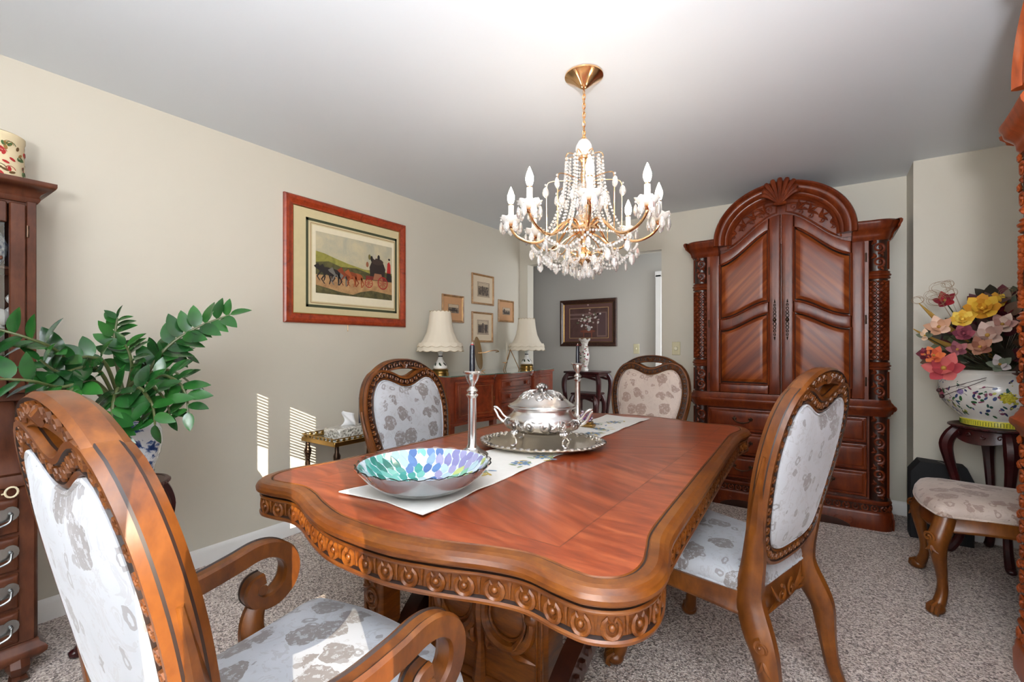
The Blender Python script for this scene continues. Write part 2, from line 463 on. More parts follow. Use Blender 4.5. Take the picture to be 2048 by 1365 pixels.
def lattice(mb, u0, u1, v0, v1, du, w0=0, h=.006):
    """quilted diamonds"""
    nu = max(1, round((u1-u0)/du)); du = (u1-u0)/nu; nv = max(1, round((v1-v0)/(du*1.05))); dv = (v1-v0)/nv
    for j in range(-1, nv*2):
        for i in range(nu+1):
            cu = u0+(i+(.5 if j % 2 else 0))*du; cv = v0+(j+1)*dv/2
            a, b = du*.44, dv*.44
            pts = [(cu-a, cv), (cu, cv-b), (cu+a, cv), (cu, cv+b)]
            pts = [(min(max(p[0], u0), u1), min(max(p[1], v0), v1)) for p in pts]
            mid = (sum(p[0] for p in pts)/4, sum(p[1] for p in pts)/4)
            if (max(p[0] for p in pts)-min(p[0] for p in pts)) < .3*du or (max(p[1] for p in pts)-min(p[1] for p in pts)) < .3*dv: continue
            V = [(p[0], p[1], w0) for p in pts]+[(lerp(p[0], mid[0], .45), lerp(p[1], mid[1], .45), w0+h) for p in pts]+[(mid[0], mid[1], w0+h*1.25)]
            mb.add(V, [(k, (k+1) % 4, 4+(k+1) % 4, 4+k) for k in range(4)]+[(4+k, 4+(k+1) % 4, 8) for k in range(4)])
def curvemap(pts, closed=True, base=0, off=0):
    """u = arc length, v = height, w = outward (tangent x Z)"""
    P = [Vector((p[0], p[1])) for p in pts]; N = len(P)
    seg = [((P[(i+1) % N]-P[i]).length) for i in range(N if closed else N-1)]
    cum = [0]
    for s_ in seg: cum.append(cum[-1]+s_)
    tot = cum[-1]
    nor = []
    for i in range(N):
        t = (P[(i+1) % N]-P[i-1]) if closed or 0 < i < N-1 else (P[1]-P[0] if i == 0 else P[-1]-P[-2])
        nor.append(Vector((t.y, -t.x)).normalized())
    import bisect
    def T(u, v, w):
        u = u % tot if closed else max(0, min(tot-1e-9, u)); i = bisect.bisect_right(cum, u)-1; i = min(i, len(seg)-1)
        t = (u-cum[i])/max(1e-9, seg[i]); p = P[i].lerp(P[(i+1) % N], t); n = nor[i].lerp(nor[(i+1) % N], t).normalized()
        p = p+n*(w+off); return (p.x, p.y, base+v)
    return T, tot

# ------------------------------------------------------------------ the room
XL, YB, Y2, H, XR, YR = -2.865, 4.34, 4.024, 2.44, 1.15, -1.1
XO, YO = 3.0, .95
b = MB(carpet); b.box((-.0, 2.45, -.05), (7.0, 7.3, .1), 0); b.box((-3.9, 5.0, -.05), (1.4, 1.3, .0999), 0)
struct('floor', b, smooth=0)
b = MB(paint_ceil); b.box((-.0, 2.47, H+.05), (7.0, 7.26, .1), 0); b.box((-3.9, 5.0, H+.05), (1.4, 1.3, .0999), 0)
struct('ceiling', b, smooth=0)
b = MB(paint_wall); b.box((XL-.06, 1.62, H/2), (.12, 5.44, H), 0)
struct('wall_left', b, smooth=0)
# back wall with the hall opening
OX0, OX1, OZ = -2.76, -1.285, 2.12
b = MB(paint_wall)
b.box(((XL-.12+OX0)/2, YB+.06, H/2), (OX0-XL+.12, .12, H), 0)
b.box(((OX0+OX1)/2, YB+.06, (OZ+H)/2), (OX1-OX0, .12, H-OZ), 0)
b.box(((OX1+.46)/2, YB+.06, H/2), (.46-OX1, .12, H), 0)
struct('wall_back', b, smooth=0)
b = MB(paint_wall); b.box(((.46+XR+.1)/2, Y2+.22, H/2), (XR+.1-.46, .44, H), 0)
struct('wall_back_right', b, smooth=0)
# right wall, ending where the room opens to the side behind the camera
b = MB(paint_wall)
b.box((XR+.06, (YO+Y2)/2, H/2), (.12, Y2-YO, H), 0); b.box(((XR+XO)/2+.1, YO+.06, H/2), (XO-XR+.1, .12, H), 0)
struct('wall_right', b, smooth=0)
b = MB(paint_wall); b.box((XO+.06, (YR+YO)/2, H/2), (.12, YO-YR+.3, H), 0); struct('wall_side', b, smooth=0)
# rear wall with its window openings
b = MB(paint_wall); holes = [(1.08, 1.16), (1.57, 1.82), (1.93, 2.38)]; xs = [XL-.12]+[v for h_ in holes for v in h_]+[XO+.12]
for k in range(0, len(xs), 2): b.box(((xs[k]+xs[k+1])/2, YR-.04, H/2), (xs[k+1]-xs[k], .08, H), 0)
for h_ in holes:
    zlo = .9 if h_[0] == 1.05 else .5; b.box(((h_[0]+h_[1])/2, YR-.04, zlo/2), (h_[1]-h_[0], .08, zlo), 0); b.box(((h_[0]+h_[1])/2, YR-.04, (2.25+H)/2), (h_[1]-h_[0], .08, H-2.25), 0)
struct('wall_rear', b, smooth=0)
b = MB(paint_trim)
for x_ in (-.92, -.1, .72): b.box((x_, YR+.008, 1.45), (.05, .012, 1.56), .003)
for z_ in (.68, 2.22): b.box((-.1, YR+.008, z_), (1.69, .012, .05), .003)
struct('added_window_frame', b)  # unseen window frame added on the closed wall around the rear fill
b = MB(flat((240, 240, 238), .9)); b.box((-.1, YR+.004, 1.5), (1.6, .005, 1.5), 0); struct('added_blind_panel', b)  # blank blind panel added behind the rear fill, no opening
b = MB(paint_trim)
for i in range(20): b.box((1.98, YR+.02, 2.235-i*.0185), (.90, .002, .0105), 0)
b.box((1.98, YR+.02, 2.26), (.92, .03, .03))
o = obj('window_blind', b, smooth=0); tag(o, 'white slatted blind over the top of the window behind the viewer', 'blind')
for lb, lx, ly in (('added brass uplighter floor lamp, unseen behind the viewer, for fill light', .25, -.62),):
    t = thing('added_floor_lamp', lb, 'lamp', (lx, ly, 0))  # unseen lamp added to carry the upward fill
    b = MB(brass_old); b.lathe([(.001, 0), (.14, 0), (.14, .015), (.03, .03), (.012, .05), (.012, 1.22), (.02, 1.24), (.001, 1.24)], 24); obj('pole', b, t)
    b = MB(flat((226, 216, 196), .5)); b.lathe([(.02, 1.23), (.06, 1.24), (.14, 1.29), (.19, 1.35), (.187, 1.352), (.136, 1.296), (.06, 1.25), (.001, 1.245)], 32); obj('bowl_shade', b, t)
# hall beyond the opening
b = MB(paint_hall); b.box((-2.3, 5.55+.05, H/2), (4.6, .1, H), 0); struct('wall_far', b, smooth=0)
b = MB(paint_hall); b.box((-4.45, 4.95, H/2), (.1, 1.3, H), 0); struct('wall_far_left', b, smooth=0)
b = MB(paint_hall); b.box((-3.7, 4.5, H/2), (1.5, .1, H), 0); struct('wall_near_left', b, smooth=0)
b = MB(paint_trim); b.box((-1.66, 5.50, 1.03), (.07, .05, 2.06), .004); b.box((-1.3, 5.5, 2.07), (.8, .05, .07), .004); struct('trim_1', b)
b = MB(paint_trim); b.box((-1.2, 5.525, 1.0), (.82, .03, 2.0), .004); struct('door_1', b)
# baseboards
def bb(name, a, c):
    b = MB(paint_trim); b.sweep([(0, 0), (.014, 0), (.014, .075), (.009, .088), (.004, .095), (0, .098)], [a, c]); struct(name, b)
bb('baseboard_left', (XL, YR, 0), (XL, YB, 0))
bb('baseboard_back', (OX1, YB, 0), (.46, YB, 0))
bb('baseboard_back_right', (.46, Y2, 0), (XR, Y2, 0))
bb('baseboard_right', (XR, Y2, 0), (XR, YR, 0))
bb('baseboard_far', (-4.4, 5.55, 0), (-1.7, 5.55, 0))
for n_, x_, y_, kind in (('light_switch', -1.948, 5.55, 0), ('dimmer_switch', -1.152, 4.34, 1)):
    t = thing(n_, 'cream toggle switch plate on the grey hall wall right of the dark framed picture' if not kind else 'cream dimmer plate with a round white dial between the opening and the tall armoire', 'switch', (x_, y_, 1.185 if kind == 0 else 1.197))
    b = MB(flat((214, 206, 170), .4)); b.T = lambda u, v, w_: (u, -w_, v); b.panel(-.037, .037, -.06, .06, [(0, .002), (.004, .006)], 0.0, 2, 2); obj('plate', b, t)
    b = MB(flat((232, 226, 200), .35)); b.T = lambda u, v, w_: (u, -w_, v)
    if kind: b.lathe([(.017, .006), (.016, .018), (.014, .021), (.001, .022)], 20); obj('dial', b, t)
    else: b.box((0, .004, .011), (.009, .022, .014), .002); obj('toggle', b, t)

# ------------------------------------------------------------------ dining table
TX, TY, TZ = -.97, 1.86, .765
qtr = [(0, -1.145), (.12, -1.138), (.24, -1.105), (.34, -1.068), (.42, -1.052), (.50, -1.066), (.565, -1.068), (.625, -1.035), (.66, -.975), (.668, -.90), (.655, -.82), (.640, -.74), (.636, -.6), (.636, -.3)]
half = qtr+[(x, -y) for x, y in qtr[::-1]]
half = [q for q in half]
outl = half[:-1]+[(-x, y) for x, y in half[::-1]][:-1]
def taper(x, y): return (x*(1.005-.045*y)-.012*(y+1), y)
TO = [(p.x, p.y) for p in catmull([(taper(x, y)[0], taper(x, y)[1], 0) for x, y in outl], 5, True)]
def inset_loop(pts, d):
    N = len(pts); out = []
    for i in range(N):
        tx, ty = pts[(i+1) % N][0]-pts[i-1][0], pts[(i+1) % N][1]-pts[i-1][1]; L = sqrt(tx*tx+ty*ty)
        out.append((pts[i][0]-ty/L*d, pts[i][1]+tx/L*d))
    return out
t = thing('dining_table', 'large polished red-brown dining table with wavy carved edge, set with runner and silver', 'table', (TX, TY, 0))
b = MB(wood_table)
def band(b, pts, prof, mats=None):
    R = [[(q[0], q[1], z) for q in inset_loop(pts, -o)] for o, z in prof]
    if not mats: b.rings(R, cap0=False, cap1=False)
    else:
        for i in range(len(R)-1): b.use(mats[i]); b.rings([R[i], R[i+1]], cap0=False, cap1=False)
Wt, Gz = wood_table, glaze
prof = [(-.052, TZ-.0005), (-.049, TZ-.003), (-.045, TZ-.003), (-.042, TZ), (-.022, TZ-.001), (-.012, TZ-.004), (-.002, TZ-.012), (.003, TZ-.021), (.002, TZ-.030), (-.004, TZ-.036), (-.012, TZ-.038), (-.018, TZ-.039), (-.020, TZ-.043), (-.013, TZ-.046), (-.009, TZ-.050)]
band(b, TO, prof, [Wt, Gz, Wt, Wt, Wt, Wt, Wt, Wt, Wt, Wt, Gz, Gz, Gz, Wt])
obj('table_edge', b, t)
b = MB(veneer_top); R = inset_loop(TO, .052)
N = len(R); V = [(0, 0, TZ-.0005)]
ringsR = [[(p[0]*k, p[1]*k, TZ-.0005) for p in R] for k in (.02, .5, .8, 1)]
b.rings(ringsR, cap0=True, cap1=False); obj('tabletop', b, t)
b = MB(wood_table)
band(b, TO, [(-.009, TZ-.050), (-.010, TZ-.054), (-.018, TZ-.058), (-.02, TZ-.098), (-.012, TZ-.102), (-.008, TZ-.106), (-.009, TZ-.112), (-.018, TZ-.116), (-.05, TZ-.116), (-.06, TZ-.06)], [Wt, Wt, Wt, Gz, Wt, Wt, Wt, Wt, Wt])
obj('apron', b, t)
b = MB(wood_table); T, tot = curvemap(TO, True, 0, -.019); b.T = T; n = 98
for i in range(n):
    u = tot*(i+.5)/n; egg(b, u, TZ-.080, .050, .002); dart(b, u+tot/n/2, TZ-.077, .046, .002)
obj('carved_band', b, t)
b = MB(wood_table); b.box((0, 0, TZ-.08), (.9, 1.7, .05)); obj('underframe', b, t)
# joint of the extension leaves
def pedestal(yc, sg):
    b = MB(wood_table); w2, z0, z1 = .25, .09, TZ-.1
    pl = [(-w2, 0), (w2-.03, 0), (w2, .03), (w2, .12), (w2-.03, .15), (-w2+.03, .15), (-w2, .12)]
    b.box((0, yc, (z0+z1)/2), (2*w2, .13, z1-z0), .018)
    for u in (-1, 1):
        for k, o in enumerate((.0, .018)):
            b.box((u*(w2-.012-o), yc-sg*.067, (z0+z1)/2), (.008, .012, z1-z0-.03), .003)
    b.box((0, yc, .05), (.56, .2, .08), .015); b.box((0, yc, .10), (.52, .16, .03), .01)
    obj('pedestal', b, t)
    b = MB(wood_table)
    b.T = lambda u, v, w: (u if sg > 0 else -u, yc-sg*(.066+w), v)
    for v, fl in ((.565, 1), (.335, -1)):
        for u in (-1, 1):
            cu = u*.108
            b.sphere((cu, v, 0), (.066, .066, .010), 18, 6)
            b.tube([(cu+.070*cos(a), v+.070*sin(a), .004) for a in [radians(d) for d in range(0, 360, 15)]], .006, 6, closed=True, up=(0, 0, 1))
            a0 = radians(90+u*-45) if fl > 0 else radians(90-u*75)
            A_ = [a0+u*-1*-radians(q) if u < 0 else a0-radians(q) for q in range(0, 281, 14)]
            if u < 0: A_ = [a0+radians(q) for q in range(0, 281, 14)]
            P = [(cu+(.096-.004*k/20)*cos(a), v+(.096-.004*k/20)*sin(a), .006) for k, a in enumerate(A_)]
            b.tube(P, [.014, .018, .020, .016, .008], 8, up=(0, 0, 1)); b.sphere(P[0], (.024, .024, .016), 10, 6)
            petals(b, u*.12, v-.112, radians(90)-u*radians(62), .10, .015, 2, .5, .004)
            petals(b, u*.03, v-.125, radians(90)-u*radians(25), .085, .012, 2, .5, .004)
    b.tube([(0, .66, .004), (0, .56, .010), (0, .45, .004), (0, .33, .010), (0, .22, .004), (0, .10, .01)], [.010, .022, .014, .022, .014, .026], 8, up=(0, 0, 1))
    obj('carved_panel', b, t)
pedestal(-.56, 1); pedestal(.56, -1)
for sx in (-1, 1):
    b = MB(wood_dark)
    P = catmull([(sx*.30, -.86, .035), (sx*.31, -.74, .10), (sx*.32, -.58, .24), (sx*.33, -.36, .335), (sx*.33, 0, .365), (sx*.33, .36, .335), (sx*.32, .58, .24), (sx*.31, .74, .10), (sx*.30, .86, .035)], 5)
    b.tube(P, (.062, .042), 4, up=(0, 0, 1), twist=pi/4)
    for i in range(2, len(P)-2):
        q = P[i]; egg(b, 0, 0, 0, 0) if False else b.sphere((q.x+sx*.034, q.y, q.z+.01), (.012, .018, .016), 6, 4)
    obj('stretcher', b, t)
b = MB(wood_table); b.box((-.39, -.72, .38), (.105, .10, .60), .012)
b.T = lambda u, v, w: (-.39+u, -.77-w, v)
vine(b, 0, .18, .64, .085, .009, .003)
b.T = None; b.box((-.39, -.72, .05), (.13, .13, .1), .02)
obj('leg', b, t)

# ------------------------------------------------------------------ chairs
def ybk(z): return -.235-.125*max(0, (z-.50)/.64)**1.15
inr = [(0, 1.002), (.05, 1.010), (.11, 1.035), (.155, 1.045), (.195, 1.022), (.225, .965), (.236, .88), (.226, .79), (.204, .70), (.182, .635), (.15, .592), (.09, .572), (0, .568)]
INR = [(p.x, p.y) for p in catmull([(x, z, 0) for x, z in inr]+[(-x, z, 0) for x, z in inr[::-1]][1:-1], 4, True)]
def resamp(pts, n):
    P = [Vector((p[0], p[1], 0)) for p in pts]; P.append(P[0]); c = [0]
    for a, q in zip(P, P[1:]): c.append(c[-1]+(q-a).length)
    out = []; j = 0
    for i in range(n):
        d = c[-1]*i/n
        while c[j+1] < d: j += 1
        out.append(P[j].lerp(P[j+1], (d-c[j])/(c[j+1]-c[j])))
    return [(p.x, p.y) for p in out]
INR = resamp(INR, 84)   # clockwise seen from the front (x right, z up)
def make_chair(label, arms=False, name='dining_chair', cat='chair', fab=None, group=None, loc=(0, 0, 0), rz=0, rest=True):
    fab = fab or fabric
    t = thing(name, label, cat, loc, rz, group); Wc = wood_chair
    BT = lambda u, v, w: (u, ybk(v)+w*1.3, v)
    # back ring
    def off(d): return inset_loop(INR, -d)
    s_ = 1 if inset_loop([(cos(a), sin(a)) for a in [0, 1, 2, 3, 4, 5]], .1)[0][0] < 1 else -1
    # INR runs clockwise so the sign flips
    def off(d): return inset_loop(INR, d)
    b = MB(Wc); b.T = BT
    prof = [(.0, .012, Gz), (.004, .018, Wc), (.010, .020, Gz), (.013, .016, wood_dark), (.038, .016, Gz), (.041, .021, Wc), (.050, .021, Wc), (.056, .012, Gz), (.057, .009, Wc), (.057, -.009, Gz), (.056, -.012, Wc), (.050, -.021, Wc), (.041, -.021, Gz), (.038, -.016, wood_dark), (.013, -.016, Gz), (.010, -.020, Wc), (.004, -.018, Wc), (0, -.012, Wc)]
    LL = [[(p[0], p[1], w) for p in off(d)] for d, w, _ in prof]
    for i in range(len(LL)): b.use(prof[i][2]); b.rings([LL[i], LL[(i+1) % len(LL)]], cap0=False, cap1=False)
    back = obj('back_frame', b, t); fixnormals(back)
    MID = resamp(off(.0255), 52); N = len(MID)
    for sgn in (1, -1):
        b = MB(Wc); b.T = BT
        for i, (u, v) in enumerate(MID):
            nx, nv = MID[(i+1) % N][0]-MID[i-1][0], MID[(i+1) % N][1]-MID[i-1][1]; L = sqrt(nx*nx+nv*nv); tx, tz = nx/L, nv/L
            P = [(u+.0095*(cos(a)*tx-sin(a)*tz), v+.0095*(cos(a)*tz+sin(a)*tx), sgn*.018) for a in [radians(d) for d in range(-240, 61, 50)]]
            b.tube(P, .0034, 5, up=(0, 0, 1)); b.sphere((u, v, sgn*.017), (.004, .004, .004), 6, 4)
        obj('carved_beading', b, back)
    # handle arch
    b = MB(Wc); b.T = BT
    A = catmull([(-.235, 1.03, 0), (-.185, 1.075, 0), (-.12, 1.108, 0), (-.06, 1.122, 0), (0, 1.126, 0), (.06, 1.122, 0), (.12, 1.108, 0), (.185, 1.075, 0), (.235, 1.03, 0)], 5)
    def arch(b, prof, mats):
        R = []
        for d, w in prof:
            r = []
            for i, p in enumerate(A):
                q = A[min(i+1, len(A)-1)]-A[max(i-1, 0)]; q.normalize(); k = 1-.45*(abs(p.x)/.235)**2
                r.append((p.x-q.y*d*k, p.y+q.x*d*k, w))
            R.append(r)
        M = len(R)
        for i in range(M): b.use(mats[i]); b.rings([R[i], R[(i+1) % M]], closed=False)
    arch(b, [(.016, .020), (.024, .012), (.024, -.012), (.016, -.020), (.011, -.016), (-.018, -.016), (-.026, -.019), (-.030, -.010), (-.030, .010), (-.026, .019), (-.018, .016), (.011, .016)],
         [Wc, Wc, Wc, Gz, Wc, Wc, Wc, Wc, Wc, Wc, Gz, Gz])
    hd = obj('back_handle', b, t); fixnormals(hd)
    b = MB(Wc); b.T = BT
    for sgn in (1, -1):
        b = MB(Wc); b.T = BT
        for i in range(4, len(A)-4, 3):
            p = A[i]
            P = [(p.x+.010*cos(a), p.y-.003+.010*sin(a), sgn*.018) for a in [radians(d) for d in range(-60, 241, 50)]]
            b.tube(P, .0036, 5, up=(0, 0, 1))
        for k in (-1, 0, 1): b.tube([(k*.006, 1.100, sgn*.018), (k*.014, 1.118, sgn*.021), (k*.03, 1.130, sgn*.018)], [.004, .007, .003], 5, up=(0, 0, 1))
        obj('carved_beading', b, hd)
    # upholstered back, both faces, with piping
    cz = .80
    for sgn in (1, -1):
        b = MB(fab); b.T = BT; R = []
        for k, h in ((1.0, .010), (.985, .017), (.95, .022), (.8, .029), (.55, .034), (.3, .036), (.05, .037)):
            R.append([(p[0]*k, cz+(p[1]-cz)*k, sgn*h) for p in INR])
        b.rings(R, cap0=False); up_ = obj('back_upholstery', b, t); fixnormals(up_)
        b = MB(fab); b.T = BT; b.tube([(p[0]*.985, cz+(p[1]-cz)*.985, sgn*.018) for p in INR], .0042, 6, closed=True, up=(0, 0, 1)); obj('piping', b, up_)
    # rear legs continue up the sides of the back
    for sx in (-1, 1):
        b = MB(Wc)
        P = [(.286, .90), (.278, .80), (.256, .71), (.232, .63), (.214, .56)]
        Q = [(sx*x, ybk(z), z) for x, z in P]+[(sx*.208, -.232, .49), (sx*.210, -.230, .43), (sx*.222, -.255, .36), (sx*.232, -.285, .29), (sx*.226, -.30, .20), (sx*.216, -.32, .10), (sx*.214, -.345, .035), (sx*.214, -.355, .0)]
        Q = catmull(Q, 3)
        b.tube(Q, [Vector((.006, .012)), Vector((.016, .017)), Vector((.026, .022)), Vector((.033, .027)), Vector((.038, .030)), Vector((.044, .034)), Vector((.046, .036)), Vector((.036, .030)), Vector((.025, .023)), Vector((.023, .022)), Vector((.029, .024))], 8, up=(0, 1, 0), twist=pi/8)
        lg = obj('leg', b, t)
        b = MB(Wc); b.T = lambda u, v, w, sx=sx: (sx*(.228+w+.026), -.283+u, v)
        spiral(b, .0, .325, .024, .006, radians(80), radians(-380), .0075, 16, 6, .003); petals(b, -.004, .298, radians(-95), .06, .008, 2, .25, .0)
        obj('carved_leaf', b, lg)
    # front cabriole legs
    for sx in (-1, 1):
        b = MB(Wc)
        Q = catmull([(sx*.236, .215, .44), (sx*.250, .230, .39), (sx*.268, .248, .33), (sx*.262, .244, .26), (sx*.245, .232, .18), (sx*.240, .228, .11), (sx*.250, .240, .05), (sx*.266, .256, .018)], 4)
        b.tube(Q, [.040, .040, .041, .033, .025, .019, .022, .026, .020], 10, up=(0, 1, 0))
        b.sphere((sx*.262, .252, .026), (.034, .034, .026), 12, 8)
        lg = obj('leg', b, t)
        d = Vector((sx*.7, .7, 0))
        b = MB(Wc); s45 = sqrt(.5)
        b.T = lambda u, v, w, sx=sx: (sx*(.268+.036*s45+w*s45)+u*s45*sx*-1, .248+.036*s45+w*s45+u*s45, v)
        spiral(b, .012, .352, .024, .006, radians(200), radians(-260), .007, 16, 6, 0); petals(b, 0, .318, radians(-90), .04, .008, 3, .6, -.004)
        obj('carved_leaf', b, lg)
        TT0 = b.T; b = MB(Wc); b.T = TT0
        for k in (-1, 0, 1): b.tube([(k*.016, .055, -.03), (k*.018, .04, -.008), (k*.018, .018, -.004), (k*.015, .004, -.016)], [.006, .010, .009, .005], 6)
        obj('claw_toes', b, lg)
    # rails
    def rail(name, a, c, drop, bow=(0, 0)):
        b = MB(Wc); n = 16; R = []; a, c = Vector(a), Vector(c); dr = (c-a); nrm = Vector((dr.y, -dr.x, 0)).normalized()
        for i in range(n+1):
            u = i/n; p = a.lerp(c, u)+nrm*bow[0]*sin(pi*u); z0 = .385-drop*(sin(pi*u)**2)+.0*u; th = .012
            z0 = .375+drop*(sin(pi*u)**1.0)*(1 if bow[1] else -1)
            R.append([p+nrm*k+Vector((0, 0, z)) for k, z in ((-th, z0), (th, z0), (th+.005, z0+.006), (th+.005, z0+.014), (th, z0+.02), (th, .452), (-th, .452))])
        b.rings(R); o = obj(name, b, t); fixnormals(o); return o
    r0 = rail('seat_rail', (-.225, -.225, 0), (.225, -.225, 0), .030)
    b = MB(Wc); b.T = lambda u, v, w: (-u, -.255-w, v)
    for sg in (-1, 1): spiral(b, sg*.04, .40, .03, .006, radians(90), radians(90+sg*420), .006, 18, 6, .0); petals(b, sg*.06, .385, radians(90-sg*70), .09, .007, 2, .5, 0)
    obj('carved_leaf', b, r0)
    rail('seat_rail', (.232, .225, 0), (-.232, .225, 0), .022, (.03, 0))
    rail('seat_rail', (.212, -.225, 0), (.246, .215, 0), .016, (.018, 1)); rail('seat_rail', (-.246, .215, 0), (-.212, -.225, 0), .016, (.018, 1))
    # seat cushion
    pl = catmull([(0, -.236, 0), (.14, -.236, 0), (.205, -.232, 0), (.222, -.20, 0), (.238, -.05, 0), (.262, .12, 0), (.278, .205, 0), (.268, .245, 0), (.22, .262, 0), (.12, .285, 0), (0, .292, 0), (-.12, .285, 0), (-.22, .262, 0), (-.268, .245, 0), (-.278, .205, 0), (-.262, .12, 0), (-.238, -.05, 0), (-.222, -.20, 0), (-.205, -.232, 0), (-.14, -.236, 0)], 4, True)
    b = MB(fab); R = []
    for k, z in ((.96, .446), (1.0, .452), (1.012, .466), (1.0, .482), (.965, .496), (.9, .507), (.75, .519), (.5, .527), (.25, .531), (.02, .532)):
        R.append([(p.x*k, .02+(p.y-.02)*k, z) for p in pl])
    b.rings(R); st = obj('seat', b, t)
    b = MB(fab); b.tube([(p.x*1.006, .02+(p.y-.02)*1.006, .453) for p in pl], .0045, 6, closed=True, up=(0, 0, 1)); obj('piping', b, st)
    if arms:
        for sx in (-1, 1):
            b = MB(Wc)
            P = [(sx*.262, ybk(.665)+.01, .665), (sx*.275, -.20, .652), (sx*.292, -.08, .648), (sx*.300, .02, .663), (sx*.302, .08, .676), (sx*.302, .125, .670), (sx*.302, .16, .644), (sx*.302, .172, .607), (sx*.302, .160, .566), (sx*.302, .125, .540), (sx*.302, .085, .542), (sx*.302, .062, .567), (sx*.302, .070, .595), (sx*.302, .096, .603)]
            P = catmull(P, 5)
            prof = [(-.024, -.019), (-.024, .019), (-.015, .024), (-.010, .021), (.010, .021), (.015, .024), (.024, .019), (.024, -.019), (.015, -.022), (-.015, -.022)]
            R = []
            for i, p in enumerate(P):
                tq = (P[min(i+1, len(P)-1)]-P[max(0, i-1)]).normalized(); sd = Vector((1, 0, 0)); sd = (sd-tq*sd.dot(tq)).normalized(); nn = sd.cross(tq)*1
                k = 1 if i < len(P)*.55 else lerp(1, .62, (i/len(P)-.55)/.45)
                R.append([p+sd*a*(1.0)+nn*c_*k for a, c_ in prof])
            M = len(prof)
            for j in range(M):
                k = (j+1) % M; b.use(Gz if j in (2, 4) else Wc)
                b.rings([[r[j] for r in R], [r[k] for r in R]], closed=False)
            b.use(Wc); b.add([tuple(q) for q in R[-1]], [tuple(range(M))])
            b.tube([(sx*.302-.026, .088, .577), (sx*.302+.026, .088, .577)], .013, 10)
            ar = obj('armrest', b, t); fixnormals(ar)
            b = MB(Wc)
            b.tube(catmull([(sx*.300, .10, .548), (sx*.296, .075, .525), (sx*.283, .06, .49), (sx*.266, .06, .44), (sx*.258, .065, .39)], 4), [Vector((.022, .020)), Vector((.028, .022)), Vector((.034, .022)), Vector((.036, .018))], 8, up=(0, 1, 0), twist=pi/8)
            obj('arm_support', b, ar)
    return t

ch = make_chair('carved dining armchair with scrolled arms, its back to the viewer at the near table end', True, 'dining_armchair', loc=(-.945, .545, 0))
c2 = make_chair('carved dining chair on the far left side of the table before the brass tray table', loc=(-1.545, 1.72, 0), rz=-pi/2)
c3 = dup(c2, (-.36, 1.868, 0), radians(90-17), 'carved dining chair on the right side of the table, turned half away, grey floral back')
c4 = make_chair('carved dining chair with a pinkish floral back at the far end of the table', fab=fabric_warm, loc=(-1.10, 3.12, 0), rz=pi)
c5 = dup(c4, (.655, 3.09, 0), radians(90), 'carved chair')
c5['label'] = 'carved chair before the flower stand, only its pinkish seat and front legs seen'

# ------------------------------------------------------------------ tall carved cabinets
def handle_bail(parent, x, y, z, wd=.10, name='handle', mat=None, face=None):
    """bail pull; local frame: u right, v up, w out of the front"""
    m = mat or bronze; b = MB(m); b.T = lambda u, v, w: (x+u, y-w, z+v)
    for s in (-1, 1):
        b.sphere((s*wd/2, .012, .003), (.015, .012, .005), 10, 6); b.sphere((s*wd/2, .012, .012), (.006, .006, .012), 8, 6)
        petals(b, s*wd/2, .012, radians(90 if s > 0 else 90)-s*1.2, .02, .004, 3, 1.6, .004)
    b.tube(catmull([(-wd/2, .012, .018), (-wd*.42, -.006, .024), (-wd*.2, -.014, .026), (0, -.018, .027), (wd*.2, -.014, .026), (wd*.42, -.006, .024), (wd/2, .012, .018)], 4), [.0035, .004, .006, .004, .0035], 7)
    b.sphere((0, -.018, .027), (.010, .006, .006), 8, 6)
    return obj(name, b, parent)

